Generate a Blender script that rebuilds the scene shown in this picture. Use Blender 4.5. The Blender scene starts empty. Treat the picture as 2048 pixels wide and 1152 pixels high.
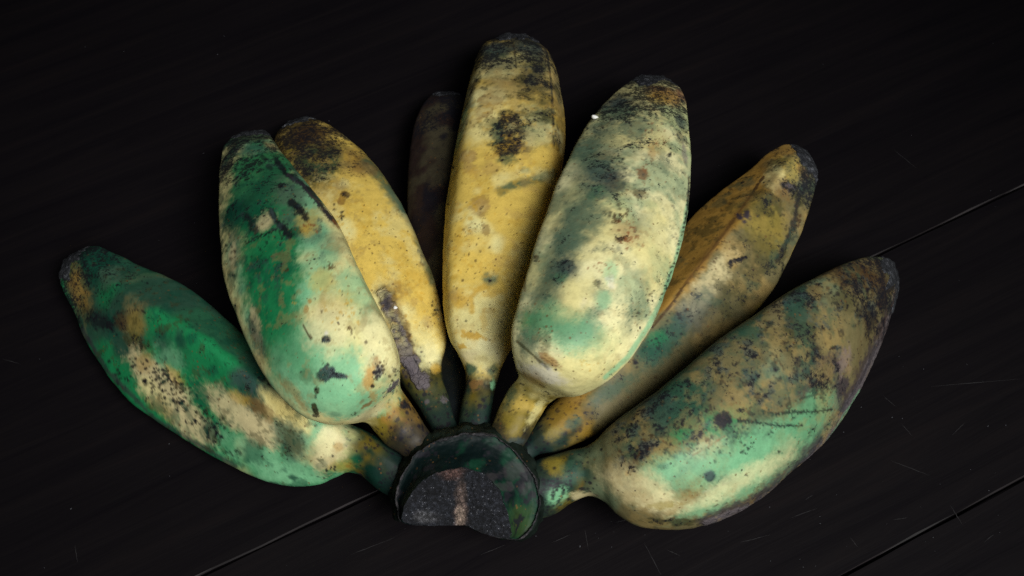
import bpy, math, random
import numpy as np
from mathutils import Vector

# ------------------------------------------------------------------ camera
S = bpy.context.scene
TILT = math.radians(32); DIST = 0.45
CEN = np.array([0.0, 0.0, 0.03])
VDIR = np.array([0.0, -math.sin(TILT), math.cos(TILT)])      # towards the camera
UPV = np.array([0.0, math.cos(TILT), math.sin(TILT)])
RTV = np.array([1.0, 0.0, 0.0])
CAM = CEN + VDIR * DIST
FPX = 2048 * 50 / 36
cd = bpy.data.cameras.new('camera'); cam = bpy.data.objects.new('camera', cd)
S.collection.objects.link(cam); S.camera = cam
cam.location = CAM; cam.rotation_euler = (TILT, 0, 0)
cd.lens = 50; cd.sensor_width = 36; cd.clip_start = 0.01; cd.clip_end = 20
cd.dof.use_dof = True; cd.dof.focus_distance = 0.425; cd.dof.aperture_fstop = 40

# ------------------------------------------------------------------ light
W = bpy.data.worlds.new('World'); S.world = W; W.use_nodes = True
bg = W.node_tree.nodes['Background']
bg.inputs[0].default_value = (0.55, 0.72, 1.0, 1); bg.inputs[1].default_value = 0.024

def area(name, loc, aim, sx, sy, power, col):
    d = bpy.data.lights.new(name, 'AREA'); d.shape = 'RECTANGLE'; d.size = sx; d.size_y = sy
    d.energy = power; d.color = col
    o = bpy.data.objects.new(name, d); S.collection.objects.link(o); o.location = loc
    o.rotation_euler = (Vector(aim) - Vector(loc)).to_track_quat('-Z', 'Y').to_euler()
    return o
key = area('softbox_light', (0.25, -0.37, 0.58), (0.014, -0.042, 0.04), 0.44, 0.44, 0.82, (1.0, 0.99, 0.965))
key.data.spread = math.radians(37)          # unseen softbox; spread narrowed to pool light and darken the tips
S.view_settings.view_transform = 'Standard'; S.view_settings.look = 'None'
S.view_settings.exposure = 0; S.view_settings.gamma = 1
S.view_settings.use_curve_mapping = False
S.cycles.use_denoising = False; S.cycles.use_adaptive_sampling = False

# ------------------------------------------------------------------ helpers
def unproj(px, py, z):
    """the point at height z (metres) that the survey of the photograph puts at px, py"""
    r = RTV * ((px - 1024) / FPX) + UPV * (-(py - 576) / FPX) - VDIR
    return CAM + r * ((z - CAM[2]) / r[2])

def depth_of(p): return float(np.dot(CAM - p, VDIR))

_P = np.random.RandomState(5).permutation(512); _P = np.concatenate([_P, _P, _P])
_V = np.random.RandomState(9).rand(512)
def vnoise(p):
    i = np.floor(p).astype(np.int64); f = p - i; f = f * f * f * (f * (f * 6 - 15) + 10)
    i &= 511; j = (i + 1) & 511
    def h(a, b, c): return _V[_P[_P[_P[a] + b] + c]]
    x0, y0, z0 = i.T; x1, y1, z1 = j.T; u, v, w = f.T
    a = h(x0, y0, z0) * (1-u) + h(x1, y0, z0) * u; b = h(x0, y1, z0) * (1-u) + h(x1, y1, z0) * u
    c = h(x0, y0, z1) * (1-u) + h(x1, y0, z1) * u; d = h(x0, y1, z1) * (1-u) + h(x1, y1, z1) * u
    return (a * (1-v) + b * v) * (1-w) + (c * (1-v) + d * v) * w
def fbm(p, scale, octv=4, seed=0.0, gain=0.5):
    """about -1..1; scale = features per metre"""
    q = p * scale + seed * 17.31 + 100.0; s = 0; a = 1; t = 0
    for _ in range(octv):
        s = s + a * (vnoise(q) * 2 - 1); t += a; a *= gain; q = q * 2.03 + 11.7
    return s / t * 1.6
def sstep(a, b, x):
    t = np.clip((x - a) / (b - a), 0, 1); return t * t * (3 - 2 * t)
def srgb(r, g, b):
    c = np.array([r, g, b]) / 255.0
    return np.where(c <= 0.04045, c / 12.92, ((c + 0.055) / 1.055) ** 2.4)

COL = S.collection
def link(name, verts, faces, mat, parent=None, smooth=True, normals=None, color=None, extra=None):
    me = bpy.data.meshes.new(name)
    if isinstance(faces, np.ndarray):
        n = len(faces); k = faces.shape[1]
        me.vertices.add(len(verts)); me.vertices.foreach_set('co', np.asarray(verts, np.float32).ravel())
        me.loops.add(n * k); me.loops.foreach_set('vertex_index', faces.astype(np.int32).ravel())
        me.polygons.add(n); me.polygons.foreach_set('loop_start', np.arange(0, n * k, k, dtype=np.int32))
        me.update(calc_edges=True)
    else:
        me.from_pydata([tuple(v) for v in verts], [], faces); me.update()
    me.polygons.foreach_set('use_smooth', np.full(len(me.polygons), smooth))
    me.validate()
    if color is not None:
        a = me.attributes.new('skin', 'FLOAT_COLOR', 'POINT')
        a.data.foreach_set('color', np.concatenate([color, np.ones((len(color), 1))], 1).astype(np.float32).ravel())
    for k2, arr in (extra or {}).items():
        a = me.attributes.new(k2, 'FLOAT', 'POINT'); a.data.foreach_set('value', arr.astype(np.float32))
    if normals is not None:
        me.normals_split_custom_set_from_vertices([tuple(x) for x in normals])
    me.materials.append(mat)
    o = bpy.data.objects.new(name, me); COL.objects.link(o)
    if parent is not None:
        o.parent = parent
        if parent.type == 'EMPTY': o.location = -parent.location
    return o

class NT:
    def __init__(s, name):
        s.m = bpy.data.materials.new(name); s.m.use_nodes = True; s.t = s.m.node_tree
        s.b = s.t.nodes['Principled BSDF']
    def n(s, typ, **kw):
        x = s.t.nodes.new('ShaderNode' + typ)
        for k, v in kw.items():
            if k.startswith('i_'): x.inputs[k[2:].replace('_', ' ')].default_value = v
            else: setattr(x, k, v)
        return x
    def l(s, a, b): s.t.links.new(a, b)
    def math(s, op, a, b=None, c=None, clamp=False):
        x = s.n('Math', operation=op); x.use_clamp = clamp
        for k, v in enumerate((a, b, c)):
            if v is None: continue
            if hasattr(v, 'is_output'): s.l(v, x.inputs[k])
            else: x.inputs[k].default_value = v
        return x.outputs[0]
    def mix(s, f, a, b, blend='MIX'):
        x = s.n('Mix', data_type='RGBA', blend_type=blend)
        for sock, v in ((x.inputs[0], f), (x.inputs[6], a), (x.inputs[7], b)):
            if hasattr(v, 'is_output'): s.l(v, sock)
            elif isinstance(v, (int, float)): sock.default_value = v
            else: sock.default_value = (*v, 1)
        return x.outputs[2]
    def ramp(s, f, stops):
        x = s.n('ValToRGB'); s.l(f, x.inputs[0]); e = x.color_ramp.elements
        while len(e) < len(stops): e.new(0.5)
        for k, (p, c) in enumerate(stops):
            e[k].position = p; e[k].color = (c, c, c, 1) if isinstance(c, (int, float)) else (*c, 1)
        return x.outputs[0]

# ------------------------------------------------------------------ materials
def skin_material(name='banana_skin', spec=0.22):
    t = NT(name); b = t.b
    at = t.n('Attribute', attribute_name='skin'); wx = t.n('Attribute', attribute_name='scab')
    tc = t.n('TexCoord').outputs['Object']
    # fine mottling of the peel
    n1 = t.n('TexNoise', i_Scale=420.0, i_Detail=5.0, i_Roughness=0.65); t.l(tc, n1.inputs['Vector'])
    n2 = t.n('TexNoise', i_Scale=1500.0, i_Detail=3.0, i_Roughness=0.6); t.l(tc, n2.inputs['Vector'])
    f1 = t.ramp(n1.outputs[0], [(0.3, 0.80), (0.55, 1.0), (0.75, 1.06)])
    f2 = t.ramp(n2.outputs[0], [(0.3, 0.84), (0.5, 1.0), (0.72, 1.08)])
    c = t.mix(0.55, at.outputs['Color'], f1, 'MULTIPLY')
    c = t.mix(0.5, c, f2, 'MULTIPLY')
    # tiny pores and freckles
    w = t.n('TexNoise', i_Scale=160.0, i_Detail=3.0); t.l(tc, w.inputs['Vector'])
    for sc, size, seed, lo, colr, amt in ((620.0, 0.20, 0.0, 0.50, (0.13, 0.065, 0.02), 0.6),
                                          (330.0, 0.12, 3.1, 0.52, (0.03, 0.02, 0.022), 0.85)):
        mp = t.n('Mapping'); mp.inputs['Location'].default_value = (seed, seed * 2, seed); t.l(tc, mp.inputs[0])
        v = t.n('TexVoronoi', i_Scale=sc, i_Randomness=1.0); t.l(mp.outputs[0], v.inputs['Vector'])
        sp = t.n('SeparateColor'); t.l(v.outputs['Color'], sp.inputs[0])
        rad = t.math('MULTIPLY', sp.outputs[0], size * 1.6)
        d = t.math('SUBTRACT', rad, v.outputs['Distance'])
        d = t.math('MULTIPLY', d, 14.0, clamp=True)
        g = t.ramp(w.outputs[0], [(lo, 0.0), (lo + 0.1, 1.0)])
        c = t.mix(t.math('MULTIPLY', t.math('MULTIPLY', d, g), amt), c, colr)
    # sooty bruising: fine black grain, denser where the peel is bruised
    so = t.n('Attribute', attribute_name='soot')
    s1 = t.n('TexNoise', i_Scale=950.0, i_Detail=5.0, i_Roughness=0.8); t.l(tc, s1.inputs['Vector'])
    s2 = t.n('TexNoise', i_Scale=260.0, i_Detail=4.0, i_Roughness=0.7); t.l(tc, s2.inputs['Vector'])
    sn = t.math('ADD', t.math('MULTIPLY', s1.outputs[0], 0.62), t.math('MULTIPLY', s2.outputs[0], 0.38))
    th_ = t.math('SUBTRACT', 0.645, t.math('MULTIPLY', so.outputs['Fac'], 0.19))
    k_ = t.math('MULTIPLY', t.math('SUBTRACT', sn, th_), 16.0, clamp=True)
    c = t.mix(t.math('MULTIPLY', k_, 0.9), c, (0.009, 0.009, 0.012))
    t.l(c, b.inputs['Base Color'])
    ro = t.ramp(n1.outputs[0], [(0.25, 0.46), (0.75, 0.62)])
    ro = t.math('ADD', ro, t.math('MULTIPLY', wx.outputs['Fac'], 0.25), clamp=True)
    t.l(ro, b.inputs['Roughness'])
    b.inputs['Specular IOR Level'].default_value = spec
    b.inputs['Subsurface Weight'].default_value = 0.0
    # relief: peel grain, rougher on scabs
    n3 = t.n('TexNoise', i_Scale=1500.0, i_Detail=4.0, i_Roughness=0.6); t.l(tc, n3.inputs['Vector'])
    vv = t.n('TexVoronoi', i_Scale=620.0, feature='DISTANCE_TO_EDGE'); t.l(tc, vv.inputs['Vector'])
    cr = t.ramp(vv.outputs['Distance'], [(0.0, 0.0), (0.12, 1.0)])
    h = t.math('MULTIPLY', t.math('ADD', cr, t.math('MULTIPLY', n3.outputs[0], 1.4)), wx.outputs['Fac'])
    h = t.math('ADD', t.math('MULTIPLY', n3.outputs[0], 0.12), h)
    h = t.math('ADD', h, t.math('MULTIPLY', n1.outputs[0], 0.10))
    bp = t.n('Bump', i_Strength=0.6, i_Distance=0.0004); t.l(h, bp.inputs['Height']); t.l(bp.outputs[0], b.inputs['Normal'])
    return t.m
SKIN = skin_material(); CROWNSKIN = skin_material('crown_skin', 0.13)

def crust_material(name, c1, c2, c3, scale, rough=0.8, bump=0.0006, spark=0.0):
    t = NT(name); tc = t.n('TexCoord').outputs['Object']
    n = t.n('TexNoise', i_Scale=scale, i_Detail=8.0, i_Roughness=0.72); t.l(tc, n.inputs['Vector'])
    m = t.n('TexNoise', i_Scale=scale * 3.1, i_Detail=6.0, i_Roughness=0.7); t.l(tc, m.inputs['Vector'])
    c = t.ramp(n.outputs[0], [(0.34, c1), (0.52, c2), (0.72, c3)])
    c = t.mix(0.7, c, t.ramp(m.outputs[0], [(0.35, 0.45), (0.65, 1.25)]), 'MULTIPLY')
    if spark:
        v = t.n('TexVoronoi', i_Scale=scale * 5.0); t.l(tc, v.inputs['Vector'])
        s = t.math('MULTIPLY', t.ramp(v.outputs['Distance'], [(0.12, 1.0), (0.22, 0.0)]), spark)
        g = t.ramp(m.outputs[0], [(0.5, 0.0), (0.6, 1.0)])
        c = t.mix(t.math('MULTIPLY', s, g), c, (0.5, 0.52, 0.55))
    t.l(c, t.b.inputs['Base Color']); t.b.inputs['Roughness'].default_value = rough
    t.b.inputs['Specular IOR Level'].default_value = 0.3
    bp = t.n('Bump', i_Strength=0.9, i_Distance=bump); t.l(t.math('ADD', n.outputs[0], m.outputs[0]), bp.inputs['Height'])
    t.l(bp.outputs[0], t.b.inputs['Normal'])
    return t.m
TIPM = crust_material('dried_tip', (0.008, 0.009, 0.011), (0.022, 0.024, 0.028), (0.17, 0.18, 0.20), 560, 0.7)
# ------------------------------------------------------------------ the table
PL_A, PL_B = unproj(400, 1152, 0), unproj(2048, 371, 0)          # the seam that runs under the hand
PU = (PL_B - PL_A) / np.linalg.norm(PL_B - PL_A); PV = np.array([-PU[1], PU[0], 0])
q = unproj(1868, 1053, 0) - PL_A; PW = abs(float(np.dot(q, PV)))    # plank width from the next seam
def wood_material():
    t = NT('dark_stained_wood'); tc = t.n('TexCoord').outputs['Object']
    oi = t.n('ObjectInfo')
    mp = t.n('Mapping'); mp.inputs['Scale'].default_value = (9, 160, 160); t.l(tc, mp.inputs[0])
    off = t.n('VectorMath', operation='ADD'); t.l(mp.outputs[0], off.inputs[0])
    cmb = t.n('CombineXYZ'); t.l(t.math('MULTIPLY', oi.outputs['Random'], 50.0), cmb.inputs[0]); t.l(cmb.outputs[0], off.inputs[1])
    g = t.n('TexNoise', i_Scale=1.0, i_Detail=8.0, i_Roughness=0.65, i_Distortion=0.6); t.l(off.outputs[0], g.inputs['Vector'])
    big = t.n('TexNoise', i_Scale=9.0, i_Detail=3.0); t.l(tc, big.inputs['Vector'])
    c = t.ramp(g.outputs[0], [(0.25, (0.0030, 0.0024, 0.0034)), (0.55, (0.0041, 0.0031, 0.0038)), (0.85, (0.0060, 0.0038, 0.0040))])
    c = t.mix(0.6, c, t.ramp(big.outputs[0], [(0.3, 0.8), (0.7, 1.15)]), 'MULTIPLY')
    # scuffs: short pale worn marks
    mp2 = t.n('Mapping'); mp2.inputs['Scale'].default_value = (60, 260, 60); mp2.inputs['Rotation'].default_value = (0, 0, 0.25); t.l(tc, mp2.inputs[0])
    s = t.n('TexNoise', i_Scale=1.0, i_Detail=9.0, i_Roughness=0.8); t.l(mp2.outputs[0], s.inputs['Vector'])
    sb = t.n('TexNoise', i_Scale=26.0, i_Detail=2.0); t.l(tc, sb.inputs['Vector'])
    sc = t.math('MULTIPLY', t.ramp(s.outputs[0], [(0.64, 0.0), (0.78, 1.0)]), t.ramp(sb.outputs[0], [(0.5, 0.0), (0.68, 1.0)]))
    c = t.mix(t.math('MULTIPLY', sc, 0.35), c, (0.05, 0.046, 0.05))
    t.l(c, t.b.inputs['Base Color'])
    t.l(t.ramp(g.outputs[0], [(0.3, 0.42), (0.8, 0.6)]), t.b.inputs['Roughness'])
    t.b.inputs['Specular IOR Level'].default_value = 0.13
    bp = t.n('Bump', i_Strength=0.35, i_Distance=0.0004); t.l(g.outputs[0], bp.inputs['Height']); t.l(bp.outputs[0], t.b.inputs['Normal'])
    return t.m
WOOD = wood_material()
def flat(name, c, rough=0.7, vary=0.3, scale=300):
    t = NT(name); tc = t.n('TexCoord').outputs['Object']
    n = t.n('TexNoise', i_Scale=scale, i_Detail=4.0); t.l(tc, n.inputs['Vector'])
    k = t.mix(1.0, c, t.ramp(n.outputs[0], [(0.3, 1 - vary), (0.7, 1 + vary)]), 'MULTIPLY')
    t.l(k, t.b.inputs['Base Color']); t.b.inputs['Roughness'].default_value = rough
    return t.m
WORN = flat('worn_wood_edge', (0.0085, 0.0062, 0.0068), 0.6, 0.9, 30)
table = bpy.data.objects.new('table_top', None); COL.objects.link(table); table['kind'] = 'structure'
table['label'] = 'dark stained wooden table top of wide diagonal planks'
GAP = 0.0007
rnd = random.Random(4)
EDG = [-3 * PW, -2 * PW, -PW, 0, PW * 3.3, PW * 4.6, PW * 6]
for k in range(len(EDG) - 1):
    v0 = EDG[k] + GAP / 2; v1 = EDG[k + 1] - GAP / 2
    nx = 120; xs = np.linspace(-0.7, 1.1, nx + 1)
    # cross-section of the plank: worn arrises either side
    bev = 0.00035
    sec = [(v0, -0.02), (v0, -bev * 1.6), (v0 + bev, 0.0), (v1 - bev, 0.0), (v1, -bev * 1.6), (v1, -0.02)]
    vs = []
    for i, x in enumerate(xs):
        for j, (v, z) in enumerate(sec):
            jit = rnd.uniform(-1, 1) * 0.00022 if j in (1, 2, 3, 4) else 0
            vs.append((x, v + jit, z))
    fs = []; mi = []
    for i in range(nx):
        for j in range(5):
            a = i * 6 + j; fs.append((a, a + 6, a + 7, a + 1)); mi.append(1 if j == 1 else 0)
    fs.append(tuple(range(6))); mi.append(0); fs.append(tuple(nx * 6 + i for i in range(5, -1, -1))); mi.append(0)
    o = link('plank', vs, fs, WOOD, None, smooth=False)
    o.data.materials.append(WORN)
    o.data.polygons.foreach_set('material_index', mi)
    o.parent = table
    o.location = PL_A; o.rotation_euler = (0, 0, math.atan2(PU[1], PU[0]))

# ------------------------------------------------------------------ lofted fruit
def interp(tt, ys, n):
    """cubic Hermite through the stations"""
    ys = np.asarray(ys, float); tt = np.asarray(tt, float)
    d = np.diff(ys, axis=0) / np.diff(tt)[:, None]
    m = np.zeros_like(ys); h = np.diff(tt)
    m[1:-1] = (d[:-1] * h[1:, None] + d[1:] * h[:-1, None]) / (h[:-1] + h[1:])[:, None]
    m[0] = d[0]; m[-1] = d[-1]
    x = np.linspace(tt[0], tt[-1], n); i = np.clip(np.searchsorted(tt, x, 'right') - 1, 0, len(tt) - 2)
    s = ((x - tt[i]) / h[i])[:, None]; H = h[i][:, None]
    return ((2*s**3 - 3*s**2 + 1) * ys[i] + (s**3 - 2*s**2 + s) * H * m[i]
            + (-2*s**3 + 3*s**2) * ys[i+1] + (s**3 - s**2) * H * m[i+1])

NPHI = 224
PHI = np.arange(NPHI) / NPHI * 2 * np.pi
def profile(ridges, k, sig=6.0):
    a = np.sort(np.radians(np.array(ridges, float)) % (2 * np.pi))
    r = np.full(NPHI, 9.0)
    for i in range(len(a)):
        a0 = a[i]; a1 = a[(i + 1) % len(a)]
        if a1 <= a0: a1 += 2 * np.pi
        mid = (a0 + a1) / 2; half = (a1 - a0) / 2
        x = (PHI - mid + np.pi) % (2 * np.pi) - np.pi
        ok = np.abs(x) <= half + 1e-6
        flat_ = math.cos(half) / np.maximum(np.cos(x), 0.05)
        r = np.where(ok, np.minimum(r, flat_ * 0.5 + 0.5 if half > 1.0 else flat_), r)
    r = 1 + (r - 1) * k
    g = np.exp(-0.5 * (np.minimum(np.arange(NPHI), NPHI - np.arange(NPHI)) * (360 / NPHI) / sig) ** 2); g /= g.sum()
    r = np.real(np.fft.ifft(np.fft.fft(r) * np.fft.fft(g)))
    x = r * np.cos(PHI); y = r * np.sin(PHI)
    lo, hi = x.min(), x.max()
    return (x - (lo + hi) / 2) * 2 / (hi - lo), y * 2 / (hi - lo)

def grid_normals(V):
    du = np.roll(V, -1, 1) - np.roll(V, 1, 1)
    dv = np.gradient(V, axis=0)
    n = np.cross(du, dv); n /= np.linalg.norm(n, axis=2, keepdims=True) + 1e-12
    return n

class Fruit: pass
def make_fruit(key, st, ridges, k=0.55, tf=0.95, ns=330, sag=0.0, kneck=0.25, sig=6.0, lump=0.00035, droop=0.0):
    """st rows, crown end first: left x, y, right x, y (survey pixels), height of the core in cm [, thickness factor]"""
    A = np.array([list(r) + [tf] * (6 - len(r)) for r in st], float)
    e = A[-1].copy(); m0 = (A[-2, :2] + A[-2, 2:4]) / 2; m1 = (e[:2] + e[2:4]) / 2; hw = (e[2:4] - e[:2]) / 2
    ad = (m1 - m0) / np.linalg.norm(m1 - m0) * np.linalg.norm(hw) * 0.20
    e[:2] = m1 + ad - hw * 0.6; e[2:4] = m1 + ad + hw * 0.6; e[4] -= 0.1; A = np.vstack([A, e])     # the end rounds in
    mid = (A[:, :2] + A[:, 2:4]) / 2
    sv = np.linspace(0, 1, len(A)); A[:, 4] -= droop * np.clip((sv - 0.45) / 0.55, 0, 1) ** 1.8
    wid = np.linalg.norm(A[:, 2:4] - A[:, :2], axis=1)
    step = np.linalg.norm(np.diff(mid, axis=0), axis=1) + 0.35 * np.abs(np.diff(wid))
    tt = np.concatenate([[0], np.cumsum(step)])
    B = interp(tt, A, ns)
    f = Fruit(); f.key = key; f.frac = np.linspace(0, 1, ns)
    f.neck_t = tt / tt[-1]
    V = np.zeros((ns, NPHI, 3))
    kk = np.interp(f.frac, [0, 0.2, 0.35, 0.9, 1], [kneck, kneck, k, k, k * 0.8])
    cache = {}
    for i in range(ns):
        lx, ly, rx, ry, z, tfi = B[i]
        P = unproj((lx + rx) / 2, (ly + ry) / 2, z / 100)
        sc = depth_of(P) / FPX
        L = RTV * (rx - lx) - UPV * (ry - ly); w = np.linalg.norm(L) * sc / 2; L = L / np.linalg.norm(L)
        N = CAM - P; N = N - L * np.dot(N, L); N /= np.linalg.norm(N)
        q = round(kk[i], 2)
        if q not in cache: cache[q] = profile(ridges, q, sig)
        cx, cy = cache[q]
        V[i] = P + np.outer(cx * w, L) + np.outer(cy * w * tfi, N)
    n = grid_normals(V)
    cen = V.mean(1, keepdims=True)
    if np.mean(np.sum(n * (V - cen), 2)) < 0: n = -n; f.flip = True
    else: f.flip = False
    flatV = V.reshape(-1, 3)
    d = fbm(flatV, 55, 3, seed=key) * lump + fbm(flatV, 260, 3, seed=key + 3) * 0.00008
    V = V + n * d.reshape(ns, NPHI, 1)
    f.V = V; f.N = n; f.ns = ns
    f.t = np.repeat(f.frac, NPHI); f.ph = np.tile(PHI, ns)
    f.col = np.zeros((ns * NPHI, 3)); f.scab = np.zeros(ns * NPHI); f.lift = np.zeros(ns * NPHI); f.soot = np.zeros(ns * NPHI)
    f.set_pts()
    return f
def _set_pts(f):
    P = f.V.reshape(-1, 3); f.P = P
    r = P - CAM; dz = -(r @ VDIR); f.dep = dz
    f.px = 1024 + FPX * (r @ RTV) / dz; f.py = 576 - FPX * (r @ UPV) / dz
    f.face = np.sum(f.N.reshape(-1, 3) * (CAM - P), 1) > 0
Fruit.set_pts = _set_pts

# ------------------------------------------------------------------ the fruit, crown end first
FR = {}
FR[4] = make_fruit(4, [
    (905, 880, 950, 880, 2.0), (880, 800, 945, 800, 1.9), (868, 720, 945, 720, 1.3), (845, 640, 985, 640, 1.3), (826, 540, 990, 540, 1.3),
    (816, 440, 990, 440, 1.3), (815, 360, 985, 360, 1.3), (822, 290, 975, 290, 1.3), (835, 235, 960, 240, 1.3), (850, 203, 938, 205, 1.3), (862, 190, 922, 190, 1.3)],
    [20, 95, 165, 260], k=0.45, droop=0.4)
FR[3] = make_fruit(3, [
    (872, 900, 935, 875, 2.4), (862, 862, 915, 848, 2.5), (838, 818, 898, 800, 2.5), (812, 782, 886, 755, 2.5), (795, 760, 884, 730, 2.45),
    (765, 735, 890, 705, 2.4), (722, 700, 894, 675, 2.35), (690, 660, 886, 630, 2.3), (660, 605, 869, 560, 2.3), (630, 545, 846, 500, 2.25),
    (605, 480, 818, 435, 2.2), (585, 420, 788, 378, 2.1), (563, 360, 748, 325, 2.0), (549, 310, 703, 282, 1.9),
    (548, 280, 660, 251, 1.8), (556, 262, 636, 240, 1.8), (568, 252, 620, 237, 1.8)],
    [25, 120, 215, 300], k=0.4, droop=0.7)
FR[7] = make_fruit(7, [
    (1030, 905, 1060, 925, 2.3), (1042, 885, 1075, 912, 2.4), (1068, 850, 1110, 905, 2.5), (1100, 812, 1160, 885, 2.5), (1135, 778, 1210, 860, 2.4),
    (1175, 715, 1268, 828, 2.3), (1235, 630, 1345, 768, 2.2), (1300, 545, 1420, 700, 2.1), (1350, 480, 1478, 645, 2.05), (1398, 420, 1530, 588, 2.0),
    (1450, 375, 1568, 530, 2.05), (1500, 340, 1597, 470, 2.1), (1530, 313, 1616, 415, 2.2), (1553, 298, 1628, 370, 2.3), (1572, 291, 1631, 338, 2.3), (1585, 291, 1622, 318, 2.3)],
    [40, 112, 200, 290], k=0.92, sig=4.0, tf=0.9)
FR[1] = make_fruit(1, [
    (820, 1000, 830, 930, 2.2), (780, 992, 800, 905, 2.2), (750, 976, 765, 880, 2.25), (722, 952, 735, 862, 2.3), (700, 945, 705, 850, 2.3), (672, 955, 660, 815, 2.2),
    (635, 970, 605, 765, 2.1), (585, 973, 560, 725, 2.0), (530, 962, 510, 690, 1.95), (470, 936, 465, 650, 1.9), (400, 897, 415, 606, 1.85),
    (325, 849, 372, 575, 1.8), (250, 790, 325, 552, 1.75), (205, 733, 285, 536, 1.7), (172, 676, 250, 518, 1.65),
    (148, 620, 215, 502, 1.6), (127, 578, 190, 494, 1.6), (121, 552, 170, 497, 1.55), (125, 530, 152, 506, 1.5)],
    [-5, 62, 170, 240, 310], k=0.95, sig=4.5, tf=0.9)
FR[8] = make_fruit(8, [
    (1040, 955, 1045, 1040, 2.2), (1072, 922, 1075, 1037, 2.2), (1100, 912, 1105, 1029, 2.25), (1135, 902, 1142, 1006, 2.3), (1172, 893, 1180, 991, 2.45, .95), (1192, 880, 1206, 1000, 2.6, .86),
    (1215, 855, 1232, 1025, 2.7, .82), (1255, 825, 1275, 1049, 2.8, .86), (1305, 790, 1345, 1057, 2.9), (1365, 740, 1420, 1045, 2.9), (1435, 682, 1505, 1003, 2.85),
    (1505, 633, 1585, 938, 2.75), (1575, 585, 1648, 880, 2.6), (1635, 553, 1697, 818, 2.4), (1685, 528, 1735, 748, 2.2), (1718, 516, 1763, 680, 2.0),
    (1745, 513, 1784, 620, 1.85), (1768, 516, 1795, 580, 1.7), (1780, 522, 1795, 560, 1.65)],
    [14, 166, 235, 300], k=0.5, sig=11, tf=0.92, droop=0.5)
FR[5] = make_fruit(5, [
    (918, 890, 978, 890, 2.6), (916, 855, 980, 852, 2.8), (922, 815, 985, 812, 2.9), (930, 770, 992, 775, 3.0), (929, 742, 1000, 742, 3.1),
    (918, 712, 1012, 716, 3.3), (902, 682, 1030, 682, 3.5), (889, 635, 1050, 630, 3.6), (884, 550, 1078, 550, 3.7), (888, 450, 1104, 450, 3.75), (898, 365, 1120, 365, 3.7),
    (911, 288, 1130, 290, 3.6), (929, 205, 1129, 225, 3.4), (942, 150, 1119, 165, 3.2), (954, 112, 1106, 124, 3.05), (970, 84, 1088, 92, 2.9), (995, 74, 1068, 78, 2.8)],
    [-10, 42, 140, 195, 270], k=0.62, droop=1.8)
FR[2] = make_fruit(2, [
    (822, 925, 880, 880, 2.9), (800, 906, 862, 866, 3.0), (775, 890, 843, 838, 3.2), (752, 864, 817, 798, 3.4), (735, 846, 803, 776, 3.7), (705, 848, 801, 752, 4.2),
    (668, 849, 801, 728, 4.6), (622, 836, 793, 690, 4.9), (580, 806, 772, 640, 5.1), (536, 756, 745, 588, 5.2), (500, 690, 715, 527, 5.2),
    (470, 612, 688, 467, 5.1), (450, 540, 657, 417, 4.9), (441, 460, 620, 370, 4.7), (439, 385, 583, 328, 4.4), (442, 328, 558, 298, 4.15), (452, 290, 545, 278, 4.0), (474, 272, 535, 267, 3.85)],
    [30, 166, 235, 310], k=0.6, droop=1.8)
FR[6] = make_fruit(6, [
    (962, 905, 1030, 915, 2.8), (980, 862, 1050, 886, 3.2), (1000, 812, 1080, 836, 3.5), (1018, 778, 1098, 808, 3.9), (1035, 756, 1115, 796, 4.5), (1032, 735, 1150, 793, 5.1),
    (1026, 705, 1200, 773, 5.6), (1024, 665, 1243, 736, 5.9), (1036, 605, 1287, 676, 6.1), (1058, 527, 1325, 598, 6.15), (1082, 455, 1352, 520, 6.1), (1108, 383, 1369, 450, 5.9),
    (1136, 320, 1379, 380, 5.6), (1163, 268, 1381, 305, 5.2), (1192, 225, 1376, 242, 4.8), (1224, 190, 1368, 197, 4.4), (1248, 172, 1358, 176, 4.2), (1270, 158, 1340, 163, 4.0)],
    [10, 168, 232, 305], k=0.55, droop=1.8)

# ------------------------------------------------------------------ peel colours (real stains and ripeness, with some shade painted in)
K = dict(cream=(224, 214, 144), pale=(230, 224, 166), yellow=(214, 184, 84), gold=(198, 158, 50), ochre=(172, 130, 50), mint=(128, 192, 142),
         green=(20, 128, 74), dkgreen=(12, 72, 54), greyg=(84, 108, 86), slate=(58, 74, 74), brown=(128, 94, 46), tan=(172, 142, 78), rust=(140, 84, 46),
         black=(24, 22, 30), purple=(54, 47, 56), scab=(98, 91, 94), olive=(142, 124, 36), beige=(208, 194, 142), dkbrown=(70, 48, 26), oldark=(62, 62, 34),
         orange=(182, 130, 48), pink=(140, 118, 118), teal=(44, 80, 62), khaki=(150, 128, 74), umber=(110, 102, 66), lichen=(108, 122, 90), sage=(94, 152, 108), white=(236, 232, 220))
def _mute(c, s=0.03): l = float(c @ np.array([0.21, 0.72, 0.07])); return c + (l - c) * s
K = {k: _mute(srgb(*v)) * 0.95 for k, v in K.items()}
FRM = dict(F1=(100, 460, 2.133), F2=(400, 220, 1.8), F3=(780, 40, 2.2156), F4=(860, 460, 2.88), F5=(680, 700, 2.743), F6=(1060, 260, 1.8), F7=(1180, 480, 1.8576),
           G1=(100, 470, 3.6), G2=(420, 700, 3.716), G3=(420, 240, 3.6), G4=(800, 170, 2.955), G5=(1480, 270, 2.953), G6=(1180, 820, 4.43), G7=(700, 680, 4.8), A=(0, 0, 1.0))
SOOT = dict(black=1.0, purple=.9, oldark=.9, dkbrown=.9, slate=.85, dkgreen=.75, greyg=.5, teal=.6, umber=.6, scab=.4, khaki=.45, brown=.4)
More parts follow.
